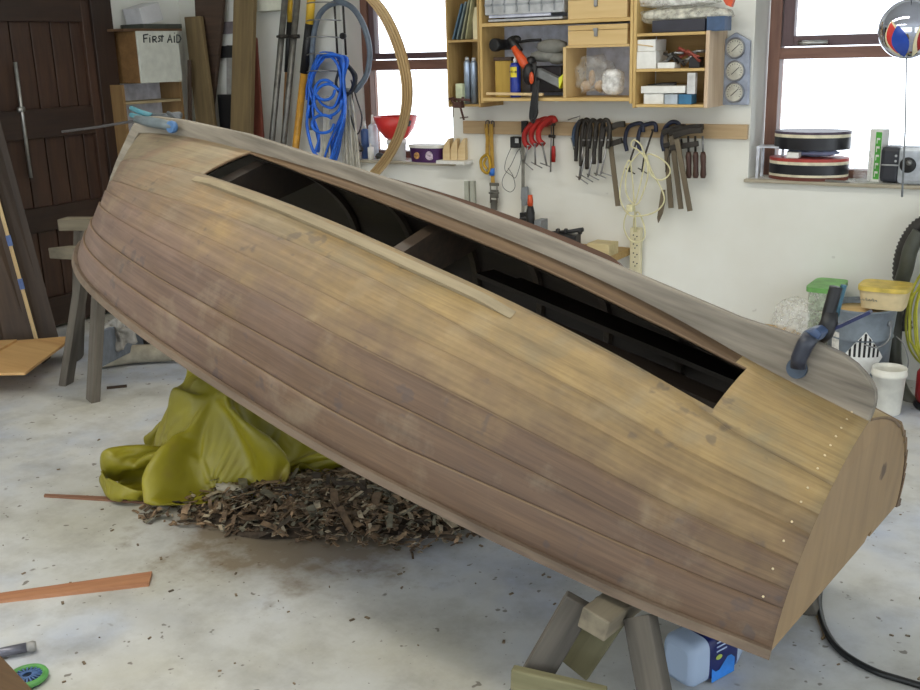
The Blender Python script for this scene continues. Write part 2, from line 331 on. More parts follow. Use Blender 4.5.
def hull_mat():
    t = NT('hull_wood'); v = t.attr('lc').outputs['Vector']; k = t.attr('strake').outputs['Fac']; s = t.attr('along').outputs['Fac']; o = t.obj()
    g = t.noise(v, 22, 5, .6, (.08, 1, 1)); g2 = t.noise(v, 90, 3, .6, (.05, 1, 1)); b = t.noise(v, 2.6, 4, .6, (.7, 1.6, 1)); pz = t.noise(o, 5., 4, .65, off=3.)
    f = t.math('ADD', t.math('MULTIPLY', g, .55), t.math('MULTIPLY', g2, .45))
    raw = t.ramp(f, [(.3, (124, 102, 66)), (.5, (153, 128, 84)), (.7, (171, 145, 100))])      # newly sanded pale planks
    old = t.ramp(f, [(.3, (68, 50, 37)), (.5, (92, 70, 52)), (.7, (110, 86, 64))])          # older red-brown planks
    rose = t.ramp(f, [(.3, (92, 73, 65)), (.5, (115, 94, 84)), (.7, (132, 110, 98))])      # rosy scraped planks at the bow
    grey = t.ramp(f, [(.3, (118, 109, 84)), (.7, (148, 138, 110))])
    wn = t.n('TexWhiteNoise', noise_dimensions='1D'); t.l(t.math('ADD', k, .37), wn.inputs['W'])
    kk = t.math('ADD', t.math('ADD', t.math('DIVIDE', k, 6.), t.math('MULTIPLY', t.math('SUBTRACT', wn.outputs['Value'], .5), .10)), t.math('MULTIPLY', t.math('SUBTRACT', pz, .5), .9))
    kk = t.math('ADD', kk, t.math('MULTIPLY', s, .12))
    c = t.mix(t.ramp(kk, [(.12, (0, 0, 0)), (.74, (255, 255, 255))]), raw, old)
    ss = t.math('ADD', s, t.math('MULTIPLY', t.math('SUBTRACT', pz, .5), .5))
    c = t.mix(t.ramp(ss, [(.42, (0, 0, 0)), (.8, (235, 235, 235))]), c, rose)
    # chalky scraped filler along the bottom strakes
    gf = t.math('MULTIPLY', t.ramp(t.math('DIVIDE', k, 6.), [(.08, (255, 255, 255)), (.40, (0, 0, 0))]), t.ramp(t.math('ADD', pz, t.math('MULTIPLY', s, .22)), [(.52, (0, 0, 0)), (.7, (210, 210, 210))]))
    c = t.mix(gf, c, grey)
    yl = t.ramp(t.math('ADD', t.noise(o, 3., 3, .6, off=8.), t.math('MULTIPLY', k, -.05)), [(.48, (0, 0, 0)), (.68, (120, 120, 120))]); c = t.mix(yl, c, (172, 148, 92))
    dk = t.noise(v, 9, 4, .6, (.3, 1, 1), off=6.); c = t.mix(t.ramp(dk, [(.62, (0, 0, 0)), (.76, (170, 170, 170))]), c, (78, 64, 56))
    mo = t.noise(o, 14., 5, .65, off=12.); c = t.mix(t.ramp(mo, [(.35, (150, 150, 150)), (.62, (0, 0, 0))]), c, t.mix(.5, c, (84, 72, 62)))
    ch = t.noise(o, 7., 5, .6, off=44.); c = t.mix(t.ramp(ch, [(.55, (0, 0, 0)), (.74, (130, 130, 130))]), c, (170, 158, 132))
    ik = t.noise(o, 26., 2, .4, off=52.); ik2 = t.noise(o, 3.4, 2, .5, off=61.); c = t.mix(t.ramp(t.math('ADD', t.math('MULTIPLY', ik, .5), t.math('MULTIPLY', ik2, .5)), [(.60, (0, 0, 0)), (.64, (170, 170, 170))]), c, (58, 56, 62))
    # inky weather stains, and grime, shadow lines and pale highlights painted along the plank laps
    st = t.noise(v, 13., 3, .5, (.45, 1, 1), off=21.); st2 = t.noise(o, 2.2, 2, .5, off=31.)
    c = t.mix(t.ramp(t.math('ADD', t.math('MULTIPLY', st, .6), t.math('MULTIPLY', st2, .4)), [(.585, (0, 0, 0)), (.68, (120, 120, 120))]), c, (70, 62, 60))
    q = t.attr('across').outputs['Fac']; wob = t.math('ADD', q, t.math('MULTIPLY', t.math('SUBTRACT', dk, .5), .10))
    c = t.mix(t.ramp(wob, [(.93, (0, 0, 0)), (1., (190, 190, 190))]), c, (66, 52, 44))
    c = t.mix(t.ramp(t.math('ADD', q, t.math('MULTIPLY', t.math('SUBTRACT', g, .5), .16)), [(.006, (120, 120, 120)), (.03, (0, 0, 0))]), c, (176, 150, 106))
    t.bump(g2, .1, .003); return t.set(c, .62)
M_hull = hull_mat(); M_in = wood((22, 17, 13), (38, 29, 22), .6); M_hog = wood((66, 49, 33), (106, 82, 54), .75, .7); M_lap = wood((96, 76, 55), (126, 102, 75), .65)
boat = thing('dinghy', BO*[1, 1, 0]+[-1.4, .1, .4], 'upturned clinker-built wooden dinghy with a long open slot beside its keel', 'boat')
bl = wpos(boat)
V, Fs, L, ST, TO, MI, FR = [], [], [], [], [], [], []
for side in (-1, 1):
    v, f, l, st, to, mi, fr = hull(side); FR += fr; o = len(V); V += v; L += l; ST += st; TO += to; Fs += [tuple(q+o for q in x) for x in f]; MI += mi
me = bpy.data.meshes.new('planking'); me.from_pydata([tuple(p-bl) for p in V], [], Fs); me.update()
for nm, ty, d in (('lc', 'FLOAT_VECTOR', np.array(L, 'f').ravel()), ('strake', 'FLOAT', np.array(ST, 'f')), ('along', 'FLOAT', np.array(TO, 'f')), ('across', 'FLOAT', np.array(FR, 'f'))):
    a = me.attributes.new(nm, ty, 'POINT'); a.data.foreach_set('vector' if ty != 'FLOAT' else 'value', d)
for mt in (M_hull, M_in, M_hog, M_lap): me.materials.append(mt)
me.polygons.foreach_set('material_index', MI); me.polygons.foreach_set('use_smooth', [i != 3 for i in MI]); me.update()
hl = bpy.data.objects.new('planking', me); COL.objects.link(hl); hl.parent = boat
sdf = hl.modifiers.new('thick', 'SOLIDIFY'); sdf.thickness = .008; sdf.offset = 0; sdf.use_rim = True; sdf.material_offset = 1
import bmesh
n0 = np.mean([p.normal.z for p in me.polygons if abs(p.normal.z) > .7])
if n0 < 0: bm = bmesh.new(); bm.from_mesh(me); bmesh.ops.reverse_faces(bm, faces=bm.faces); bm.to_mesh(me); bm.free()
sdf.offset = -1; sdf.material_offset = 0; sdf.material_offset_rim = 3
# inner skin in near-black brown: a lining shell a little inside the planking, with the same slot
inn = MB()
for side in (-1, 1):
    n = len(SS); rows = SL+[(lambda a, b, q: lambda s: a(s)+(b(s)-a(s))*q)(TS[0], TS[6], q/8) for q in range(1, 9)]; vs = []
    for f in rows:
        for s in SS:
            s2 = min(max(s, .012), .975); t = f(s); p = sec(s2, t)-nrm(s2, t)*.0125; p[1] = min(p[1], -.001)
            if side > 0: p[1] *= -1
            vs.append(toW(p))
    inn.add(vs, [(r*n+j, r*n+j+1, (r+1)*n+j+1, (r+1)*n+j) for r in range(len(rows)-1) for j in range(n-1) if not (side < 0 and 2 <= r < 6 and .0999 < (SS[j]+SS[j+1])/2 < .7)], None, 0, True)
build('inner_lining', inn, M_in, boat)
# transom
M_tran = wood((128, 98, 62), (166, 132, 88), .6, .8)
def tran_mat():
    t = NT('transom_wood'); v = t.obj(); f = t.noise(v, 12, 5, .6, (1, 1, .18)); g = t.noise(v, 4, 3)
    c = t.ramp(f, [(.3, (126, 102, 72)), (.7, (148, 122, 88))]); c = t.mix(t.ramp(g, [(.5, (0, 0, 0)), (.8, (140, 140, 140))]), c, (186, 156, 108))
    s = t.n('VectorMath', operation='DISTANCE'); gg = t.n('NewGeometry'); t.l(gg.outputs['Position'], s.inputs[0]); s.inputs[1].default_value = toW((-.045, .23, -.20))
    d = t.math('ADD', s.outputs['Value'], t.math('MULTIPLY', t.math('SUBTRACT', t.noise(v, 24, 3, .6, (1, .4, 1)), .5), .16))
    return t.set(t.mix(t.ramp(t.math('MULTIPLY', d, 10.), [(.12, (235, 235, 235)), (.32, (0, 0, 0))]), c, (60, 40, 30)), .6)
tp = [sec(0, t)*[1, .99, 1] for t in np.linspace(0, 1, 22)]; tr = [np.array(p) for p in tp]
g = tp[-1]; edge = [np.array((g[0], y, g[2]+dz)) for y, dz in ((.17, 0.), (.19, .0), (.20, .022), (.235, .022), (.24, 0))]
far = [p*[1, -1, 1] for p in tp[::-1]]; poly = tr+edge+far[:-1]
ex = np.array([.028, 0, .0]); poly = [p+[.004, 0, -.002] for p in poly]
tm = MB().prism([toW(p) for p in poly], BM[0], .026); tag(build('transom', tm, tran_mat(), boat), None, None)
# keel with its rounded skeg, running into the stem
M_keel = wood((72, 65, 56), (154, 145, 130), .65, .7); M_keelt = paint((196, 170, 150), .6)
kx = np.array([.0, .004, .012, .025, .04, .07, .11, .168, .25, .372, .676, .982, 1.338, 1.717, 2.154, 2.484, 2.62, 2.70])
kt = np.array([.03, .05, .07, .085, .096, .112, .124, .128, .123, .117, .128, .138, .138, .122, .103, .066, .042, .02])
kb = np.array([spl(SK, KC, float(np.interp(x, KC[:, 0], SK)))[2] for x in kx])
stem = [sec(.999, t) for t in np.linspace(0, 1, 12)]
top = [np.array((x, 0, z)) for x, z in zip(kx, kt)]; bot = [np.array((x, 0, z-.012)) for x, z in zip(kx, kb)]
for i, p in enumerate(stem):
    q = stem[min(i+1, 11)]-stem[max(i-1, 0)]; nn = np.array((-q[2], 0, q[0])); nn = nn/np.linalg.norm(nn); nn = nn if nn[0] > 0 else -nn
    top.append(p*[1, 0, 1]+nn*.022+[0, 0, .004*(i == 0)]); bot.append(p*[1, 0, 1]-nn*.02)
km = MB(); n = len(top); vs = []
for a, b in zip(top, bot):
    x = a[0]; w = .017 if x < 2.4 else max(.012, .017-.015*(x-2.4))
    for p, y in ((a, -w*.9), (a, w*.9), (b, w), (b, -w)): vs.append(toW(p+[0, y, 0]))
fs = [(i*4+k, i*4+(k+1) % 4, (i+1)*4+(k+1) % 4, (i+1)*4+k) for i in range(n-1) for k in range(4)]+[(0, 1, 2, 3), tuple((n-1)*4+k for k in (3, 2, 1, 0))]
lc = [(np.array(v)-BO)@BM.T for v in vs]; km.add(vs, fs, lc); build('keel', km, M_keel, boat, .004)
# bilge runners: low wooden strips beside the slot
def band(name, s0, s1, t0, t1, h, mat, side, n=50):
    mb = MB(); vs = []
    for s in np.linspace(s0, s1, n):
        e = min(1, (s-s0)/.03, (s1-s)/.03); hh = h*max(e, .12)
        for t, o in ((t0, .001), (t0, hh), (t1, hh), (t1, .001)):
            p = sec(s, t)+nrm(s, t)*(o+LAP*.8); p[1] *= -side; vs.append(toW(p))
    fs = [(i*4+k, i*4+(k+1) % 4, (i+1)*4+(k+1) % 4, (i+1)*4+k) for i in range(n-1) for k in range(4)]+[(0, 1, 2, 3), tuple((n-1)*4+k for k in (3, 2, 1, 0))]
    mb.add(vs, fs, [(np.array(v)-BO)@BM.T for v in vs]); return build(name, mb, mat, boat)
M_run = wood((108, 96, 74), (154, 140, 112), .7)
band('bilge_runner', .277, .699, .320, .352, .011, M_run, -1); band('bilge_runner', .277, .72, .30, .345, .034, wood((72, 50, 38), (100, 70, 52), .6), 1)
M_rub = wood((78, 64, 52), (122, 104, 86), .65)
for side in (-1, 1):
    mb = MB(); vs = []; ss = np.linspace(0, .995, 80)
    for s in ss:
        p = sec(s, 1.); nn = nrm(s, .97); up = sec(s, .95)-p; up /= np.linalg.norm(up)
        for a, o in ((-.006, -.008), (-.006, .014), (.016, .014), (.016, -.006)):
            q = p+nn*o+up*a; q[1] = min(q[1], -.003); q[1] *= -side; vs.append(toW(q))
    n = len(ss); mb.add(vs, [(i*4+k, i*4+(k+1) % 4, (i+1)*4+(k+1) % 4, (i+1)*4+k) for i in range(n-1) for k in range(4)]+[(0, 1, 2, 3), tuple((n-1)*4+k for k in (3, 2, 1, 0))], [(np.array(v)-BO)@BM.T for v in vs]); build('rubbing_strake', mb, M_rub, boat)
# ribs and inside timbers seen through the slot
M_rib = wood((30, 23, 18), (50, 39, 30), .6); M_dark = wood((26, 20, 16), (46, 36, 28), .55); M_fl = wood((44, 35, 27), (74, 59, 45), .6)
for s in (.15, .25, .345, .435, .52, .605, .68):
    for side, t0 in ((-1, .36), (1, .0)):
        path = []
        for t in np.linspace(t0, .97, 16):
            p = sec(s, t)-nrm(s, t)*.023; p[1] *= -side; path.append(toW(p))
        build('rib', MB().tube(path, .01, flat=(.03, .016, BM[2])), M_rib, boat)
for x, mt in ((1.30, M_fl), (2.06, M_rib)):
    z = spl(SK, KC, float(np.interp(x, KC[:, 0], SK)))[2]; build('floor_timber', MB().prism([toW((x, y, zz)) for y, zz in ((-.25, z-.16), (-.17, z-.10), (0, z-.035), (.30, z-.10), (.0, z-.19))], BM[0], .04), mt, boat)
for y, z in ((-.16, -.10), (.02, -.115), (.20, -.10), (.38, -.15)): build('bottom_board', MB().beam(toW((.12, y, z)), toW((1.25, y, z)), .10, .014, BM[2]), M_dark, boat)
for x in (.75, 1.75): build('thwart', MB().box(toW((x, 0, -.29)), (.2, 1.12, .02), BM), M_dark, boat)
M_nail = paint((214, 196, 160), .4, .3)
for t in (.03, .075, .125, .17, .215, .262, .32, .40, .455, .53, .60, .70, .80):
    s = .014; p = sec(s, t)+nrm(s, t)*(.002+LAP*.6); build('nail', MB().lathe(toW(p), [(.0026, 0), (.0026, .0015), (0, .002)], nrm(s, t)@BM, 8), M_nail, boat)
# ------------------------------------------------------------------ shared materials
ply = wood((184, 150, 88), (214, 184, 124), .6); ply2 = wood((186, 146, 88), (210, 176, 120), .65); tanboard = wood((150, 120, 70), (182, 152, 98), .7)
white = paint((232, 232, 228), .6, 0, .05); cream = paint((226, 214, 176), .6, 0, .06); black = paint((24, 24, 26), .5); dgrey = paint((56, 56, 58), .5)
iron = paint((62, 58, 54), .5, .5, .25); steel = paint((150, 150, 150), .35, .8); navy = paint((32, 39, 64), .45); red = paint((176, 34, 30), .45)
grey = paint((128, 132, 136), .55); lgrey = paint((178, 180, 182), .5); oldwood = wood((88, 76, 60), (132, 116, 90), .75); mottled = wood((80, 67, 46), (130, 110, 74), .75, .6)
dkwood = wood((52, 40, 32), (84, 64, 50), .7); redwood = wood((92, 44, 34), (124, 64, 48), .6); beech = wood((206, 176, 126), (228, 204, 160), .55)
orange = paint((214, 84, 40), .45); yellow = paint((222, 180, 52), .45); teal = paint((74, 132, 146), .45); blue = paint((52, 118, 212), .4); card = wood((196, 164, 108), (216, 188, 136), .8, .5, .05)
cord_white = paint((226, 220, 178), .5, 0, .08)
def clear(c=(236, 236, 232), a=.45, r=.25):
    k = ('clear', c, a)
    if k not in _mc:
        t = NT('clear_plastic_%d_%d_%d' % c); tr = t.n('BsdfTransparent'); mx = t.n('MixShader'); t.set(c, r); f = t.noise(t.obj(), 30, 3)
        t.l(t.ramp(f, [(.3, (int(255*a*.55),)*3), (.7, (min(255, int(255*a*1.5)),)*3)]), mx.inputs[0]); t.l(tr.outputs[0], mx.inputs[1]); t.l(t.b.outputs[0], mx.inputs[2]); t.l(mx.outputs[0], t.out.inputs[0]); _mc[k] = t.m
    return _mc[k]
def wr(mb, x0, y0, x1, y1, off, depth, mi=0, R=None):
    """a box whose front face lies off in front of the back wall and spans that picture rectangle"""
    y = YB-off; a, b, c, d = ony(x0, y0, y), ony(x1, y0, y), ony(x0, y1, y), ony(x1, y1, y)
    xa, xb = (a[0]+c[0])/2, (b[0]+d[0])/2; z1, z0 = (a[2]+b[2])/2, (c[2]+d[2])/2
    mb.box(((xa+xb)/2, y+depth/2, (z0+z1)/2), (xb-xa, depth, z1-z0), R, mi); return np.array([xa, xb, z0, z1])
def wpath(pts, off=.1): return [bw(p[0], p[1], p[2] if len(p) > 2 else off) for p in pts]
def smooth(P, n=6, closed=False):
    P = [np.array(p, float) for p in P]; N = len(P); out = []
    for i in range(N if closed else N-1):
        g = lambda k: P[k % N] if closed else P[min(max(k, 0), N-1)]
        a, b, c, d = g(i-1), g(i), g(i+1), g(i+2)
        for q in range(n):
            t = q/n; out.append(.5*((2*b)+(c-a)*t+(2*a-5*b+4*c-d)*t*t+(3*b-a-3*c+d)*t**3))
    if not closed: out.append(P[-1])
    return out
# ------------------------------------------------------------------ wall cupboards between the windows
CO_ = .25; CY = YB-CO_                       # front plane of the open cupboards
def Zf(x, y): return ony(x, y, CY)[2]
def Xf(x, y): return ony(x, y, CY)[0]
T_ = .016
def vert(mb, x, z0, z1, w=T_): mb.box((x, YB-CO_/2, (z0+z1)/2), (w, CO_, z1-z0))
def horz(mb, x0, x1, z, w=T_): mb.box(((x0+x1)/2, YB-CO_/2, z), (x1-x0, CO_, w))
xA, xB, xC, xD = Xf(481, 60), Xf(564.5, 70), Xf(631, 60), Xf(707, 60)+.0
zb, zt_, ztop = Zf(600, 99.5), Zf(500, 24.5), 2.02
zbx = Zf(600, 46)
cab = thing('open_cupboard', ((xA+xC)/2, YB-.1, zb), 'wide open pine wall cupboard holding tools and a clear bag', 'cupboard', None)
for x_ in (xA, xC): c = MB(); vert(c, x_, zb-.02, ztop); build('side_panel', c, ply, cab, .002)
build('back_panel', MB().box(((xA+xC)/2, YB-.006, (zb+ztop)/2), (xC-xA, .008, ztop-zb)), paint((196, 200, 214), .7), cab)
for z, n in ((zb, 'bottom_panel'), (zt_, 'shelf')):
    c = MB(); horz(c, xA+T_/2, xC-T_/2, z, .018); build(n, c, ply, cab, .002)
c = MB(); vert(c, xB, zb+.01, zbx); build('divider', c, card, cab)
c = MB(); horz(c, xB+.01, xC-.01, zbx, .012); build('shelf', c, card, cab)
c = MB(); c.beam(bw(487, 93.5, CO_+.012), bw(543, 94.5, CO_+.012), .02, .014); build('lip', c, beech, cab, .002)
# right-hand cupboard
zr0, zr1, zr2 = Zf(670, 106), Zf(670, 70), Zf(670, 34)
cab2 = thing('open_cupboard', ((xC+xD)/2, YB-.1, zr0), 'narrow three-shelf pine wall cupboard next to the dial plate', 'cupboard')
c = MB(); vert(c, xC+.018, zr0-.01, ztop); build('side_panel', c, ply, cab2, .002)
c = MB(); vert(c, xD, zr0-.01, zr2+.01, .02); build('side_panel', c, wood((196, 168, 138), (222, 200, 172), .6), cab2, .003)
build('back_panel', MB().box(((xC+xD)/2+.01, YB-.006, (zr0+zr2)/2), (xD-xC-.05, .008, zr2-zr0)), tanboard, cab2)
for z in (zr0, zr1, zr2): c = MB(); horz(c, xC+.028, xD-.011, z, .014); build('shelf', c, ply, cab2, .002)
# small cupboard at the window side
xN0, xN1 = Xf(447.5, 60), xA-.012; zn0, zn1 = Zf(465, 105.5), Zf(462, 41)
cab3 = thing('open_cupboard', ((xN0+xN1)/2, YB-.1, zn0), 'small tan board cupboard at the window edge holding spray cans', 'cupboard')
c = MB(); vert(c, xN0, zn0-.01, ztop, .01); build('side_panel', c, tanboard, cab3, .001)
c = MB(); vert(c, xN1-.004, zn0-.01, ztop, .01); build('side_panel', c, tanboard, cab3, .001)
build('back_panel', MB().box(((xN0+xN1)/2, YB-.006, (zn0+ztop)/2), (xN1-xN0-.02, .008, ztop-zn0)), tanboard, cab3)
for z in (zn0, zn1): c = MB(); horz(c, xN0+.005, xN1-.01, z, .012); build('shelf', c, tanboard, cab3)
# --- contents: narrow cupboard
for i, (x0, x1) in enumerate(((452, 462), (456, 466), (460.5, 469.5), (465, 472.5))):
    z0 = zn1+.0065; a = np.array((Xf(x0, 40), CY+.06, z0)); b = np.array((Xf(x1, 9)-.0, CY+.06, z0+.185+.01*i)); d = MB(); d.beam(a+[.007, 0, .004], b, .13, .010, (-1, 0, .4))
    solo('sandpaper_pack', d, [paint((70, 94, 112), .6), paint((96, 110, 112), .6), paint((128, 128, 104), .7), paint((150, 146, 110), .7)][i], ['blue-grey pack of sheets leaning outermost on the small cupboard shelf', 'dull grey pack of sheets leaning second on the small cupboard shelf', 'olive pack of sheets leaning third on the small cupboard shelf', 'buff pack of sheets leaning against the yellow carton'][i], 'pack', 'packs of sheets on the small cupboard shelf', .002)
d = MB(); q = wr(d, 472.5, 7, 477.5, 40, CO_-.03, .1); solo('carton', d, cream, 'tall cream and yellow carton on the upper shelf of the small cupboard', 'carton', None, .002)
for i, (x, y0) in enumerate(((467.5, 57), (474.2, 57.5))):
    p = np.array((ony(x, 80, CY+.05)[0], CY+.05, zn0+.0065)); h = Zf(x, y0)-p[2]; r = .019
    o = thing('spray_can', p, ['tall silver-blue spray can beside the green-and-white carton', 'tall silver-blue spray can pressed against the cupboard upright'][i], 'can', 'spray cans in the small cupboard')
    build('body', MB().lathe(p, [(r, 0), (r, h*.86), (r*.8, h*.92), (r*.5, h*.925)], n=16), paint((168, 184, 206), .3, .6), o); build('cap', MB().lathe(p+[0, 0, h*.925], [(r*.62, 0), (r*.6, h*.06), (r*.3, h*.075)], n=14), lgrey, o)
d = MB(); wr(d, 455.5, 74, 463, 96, CO_-.03, .06); d.box(((Xf(459, 74)), CY+.06, Zf(459, 73)), (.02, .03, .02))
o = solo('carton', MB().box((Xf(458, 90), CY+.035, zn0+.0065+.055), (.045, .05, .11)), paint((206, 214, 180), .6), 'small pale green and white carton beside the silver spray cans', 'carton', None, .002)
cl = MB(); P = wpath([(453, 97), (453, 102), (461, 103), (463, 97)], CO_+.02)
cl.tube(smooth(P), .008); cl.tube(wpath([(458, 99), (464, 120)], CO_+.03), .006); cl.tube(wpath([(453, 104), (453, 117)], CO_+.03), .003); cl.tube(wpath([(449, 99), (470, 100)], CO_+.025), .007); cl.tube(wpath([(460, 118), (468, 117)], CO_+.03), .003); cl.box(bw(459, 105, CO_+.02), (.05, .03, .03))
solo('screw_clamp', cl, paint((86, 58, 52), .5, .3), 'rusty brown screw clamp gripping the bottom edge of the small cupboard', 'clamp')
# --- contents: wide cupboard
zc = zb+.0095
cr = thing('storage_crate', (Xf(522, 10), CY+.1, zt_+.01), 'light grey ribbed plastic crate on top of the wide cupboard shelf', 'crate')
x0, x1 = Xf(484.5, 12), Xf(562, 12); z0 = zt_+.0095; hh = .24; dd = .20; yc = CY+.11
b = MB()
for (cx, cyy, sx, sy) in (((x0+x1)/2, yc-dd/2, x1-x0, .008), ((x0+x1)/2, yc+dd/2, x1-x0, .008), (x0, yc, .008, dd), (x1, yc, .008, dd)): b.box((cx, cyy, z0+.02+hh/2), (sx, sy, hh-.04))
b.box(((x0+x1)/2, yc, z0+.012), (x1-x0-.02, dd-.02, .012)); build('tub', b, lgrey, cr, .002)
b = MB()
for q in np.linspace(.1, .9, 6): b.box((x0+(x1-x0)*q, yc-dd/2-.007, z0+.02+hh/2), (.008, .008, hh-.06))
b.box(((x0+x1)/2, yc-dd/2-.007, z0+.09), (x1-x0, .008, .01)); b.box(((x0+x1)/2, yc-dd/2-.01, z0+.2), (x1-x0+.01, .014, .02)); build('rib', b, paint((150, 154, 158), .5), cr)
build('lining', MB().box(((x0+x1)/2-.03, yc-dd/2+.01, z0+.05), ((x1-x0)*.8, .004, .05)), paint((206, 210, 226), .6), cr)
def latch_box(x0, y0, x1, y1, off, lab, zbot):
    y = YB-off; xa, xb = Xf(x0, y0), Xf(x1, y0); h = Zf(x0, y0)-Zf(x0, y1); d = .2
    o = thing('wooden_box', ((xa+xb)/2, y+d/2, zbot), lab, 'box', 'latched plywood boxes')
    w = xb-xa
    build('body', MB().box(((xa+xb)/2, y+d/2, zbot+h*.36), (w, d, h*.72)), card, o, .002); build('lid', MB().box(((xa+xb)/2, y+d/2, zbot+h*.865), (w, d, h*.26)), card, o, .002)
    l = MB(); l.box(((xa+xb)/2-.005, y-.004, zbot+h*.62), (.018, .008, .04)); l.box(((xa+xb)/2-.005, y-.007, zbot+h*.76), (.024, .012, .012)); l.tube([((xa+xb)/2-.012, y-.009, zbot+h*.5), ((xa+xb)/2-.005, y-.012, zbot+h*.44), ((xa+xb)/2+.002, y-.009, zbot+h*.5)], .002)
    build('latch', l, steel, o)
latch_box(567.5, -12, 627, 14, CO_-.005, 'latched plywood box on top of the wide cupboard beside the grey crate', zt_+.0095)
latch_box(567.5, 24, 627, 44, CO_-.005, 'latched plywood box inside the cupboard above the clear bag', zbx+.0065)
# black lamp barrel
d = MB(); p = bw(494, 45, CO_+.0); d.lathe(p, [(.03, -.005), (.034, 0), (.034, .03), (.028, .05), (.026, .16)], (.15, 1, 0), 20); solo('hand_torch', d, black, 'round black torch lying on the yellow filter box', 'torch')
d = MB(); q = wr(d, 495, 57, 513, 93, CO_-.05, .12); fb = thing('filter_box', ((q[0]+q[1])/2, CY+.1, zc), 'yellow-brown box file with a dark lid under the black torch', 'box')
cx = (q[0]+q[1])/2; build('body', MB().box((cx, CY+.1, zc+.095), (.10, .12, .19)), wood((158, 128, 52), (188, 156, 74), .7), fb, .003); build('lid', MB().box((cx, CY+.1, zc+.20), (.112, .13, .018)), dkwood, fb, .002)
wd = thing('spray_can', (ony(515.5, 80, CY+.036)[0], CY+.036, zc), 'blue and yellow spray can with a white cap in the wide cupboard', 'can'); p = wpos(wd)
build('body', MB().lathe(p, [(.028, 0), (.029, .004), (.029, .165), (.022, .178)], n=24, mis=None), paint((34, 56, 156), .35), wd)
build('cap', MB().lathe(p+[0, 0, .178], [(.011, 0), (.011, .02), (.006, .024), (.006, .034)], n=14), white, wd)
lab = MB(); N = 9
for i in range(N):
    a0 = -2.2+1.4*i/N; a1 = -2.2+1.4*(i+1)/N; r = .0296; lab.add([p+[r*math.cos(a0), r*math.sin(a0), .105], p+[r*math.cos(a1), r*math.sin(a1), .105], p+[r*math.cos(a1), r*math.sin(a1), .158], p+[r*math.cos(a0), r*math.sin(a0), .158]], [(0, 1, 2, 3)])
build('shield_label', lab, paint((232, 214, 50), .4), wd)
def text(s, size, loc, R, mat, parent, ext=.0008, name='lettering'):
    cu = bpy.data.curves.new(name, 'FONT'); cu.body = s; cu.size = size; cu.extrude = ext; cu.align_x = 'CENTER'; cu.align_y = 'CENTER'
    tmp = bpy.data.objects.new('tmp', cu); COL.objects.link(tmp); dg = bpy.context.evaluated_depsgraph_get(); me = bpy.data.meshes.new_from_object(tmp.evaluated_get(dg)); bpy.data.objects.remove(tmp); bpy.data.curves.remove(cu)
    me.name = name; Mx = Matrix([list(R[0]), list(R[1]), list(R[2])]).transposed()
    me.transform(Mx.to_4x4()); me.materials.clear(); me.materials.append(mat); o = bpy.data.objects.new(name, me); COL.objects.link(o); o.parent = parent; o.location = Vector([float(x) for x in (np.array(loc)-wpos(parent))]); return o
aa = -1.5; t = np.array([math.cos(aa), math.sin(aa), 0]); tx = np.array([-math.sin(aa), math.cos(aa), 0])
text('WD-40', .014, p+t*.0302+[0, 0, .132], [tx, [0, 0, 1], t], navy, wd)
# power tool, saw and gloves
pt = thing('power_drill', bw(529, 92, CO_-.02), 'black and orange corded power drill on the cupboard floor with its cable hanging out', 'power tool')
d = MB(); d.tube(wpath([(514, 47), (524, 63), (528, 68)], CO_-.01), [.018, .026, .022], 12); build('grip', d, orange, pt)
d = MB(); d.ball(bw(529, 74, CO_-.0), .045, 14, sq=(.75, .8, 1.25)); d.tube(wpath([(510, 38), (514, 45), (520, 52)], CO_-.02), [.02, .024, .02], 10); d.ball(bw(531, 62, CO_-.03), .03, 10); build('motor_housing', d, black, pt)
d = MB(); d.ball(bw(531.5, 78, CO_+.03), .018, 10, sq=(.8, .6, 1.8)); build('trigger', d, orange, pt)
d = MB()
for k in range(4):
    j = k*1.1; d.tube(smooth(wpath([(536-j, 62, CO_-.01), (534+j*.6, 85, CO_+.02), (531+j, 105, CO_+.03), (530+j*1.5, 118, CO_+.03), (534+j, 122-k*3, CO_+.035), (536+.4*j, 105, CO_+.03), (537+j*.5, 80, CO_+.01)])), .0055, 6)
build('cable', d, black, pt)
d = MB(); P = wpath([(537, 68), (561, 80), (559, 88), (535, 76)], CO_-.02); d.prism(P, (0, 1, 0), .05); sw = solo('cutter_pack', d, paint((120, 122, 122), .5), 'grey blister pack with a yellow end lying slanted in front of the gloves', 'pack', None, .003)
d = MB(); P = wpath([(558.5, 78), (563, 74), (562.5, 80), (559, 88.5)], CO_-.018); d.prism(P, (0, 1, 0), .04); y_ = build('end_cap', MB(), yellow) if False else build('end_cap', d, paint((226, 230, 60), .5), sw)
d = MB()
for (x, y, r, sx, sz) in ((552, 47, .075, 1.2, .55), (545, 56, .07, 1.3, .45), (557, 58, .055, 1, .6)): d.ball(bw(x, y, CO_-.1), r, 12, sq=(sx, .7, sz), jit=.12)
solo('work_gloves', d, paint((128, 128, 122), .8), 'folded grey work gloves stuffed behind the orange drill', 'gloves')
d = MB(); wr(d, 530, 66, 561, 92, CO_-.12, .09); solo('tool_case', d, paint((50, 46, 50), .5), 'dark tool case at the back of the cupboard beneath the gloves', 'case', None, .004)
d = MB(); d.tube(smooth(wpath([(520, 42, .15), (530, 40.5, .15), (541, 40, .15)])), [.008]*13, 8); d.ball(bw(516, 40, .15), .03, 10, sq=(1, .7, .8), jit=.2); solo('angle_tool', d, black, 'black long-handled tool lying behind the orange drill grip', 'tool')
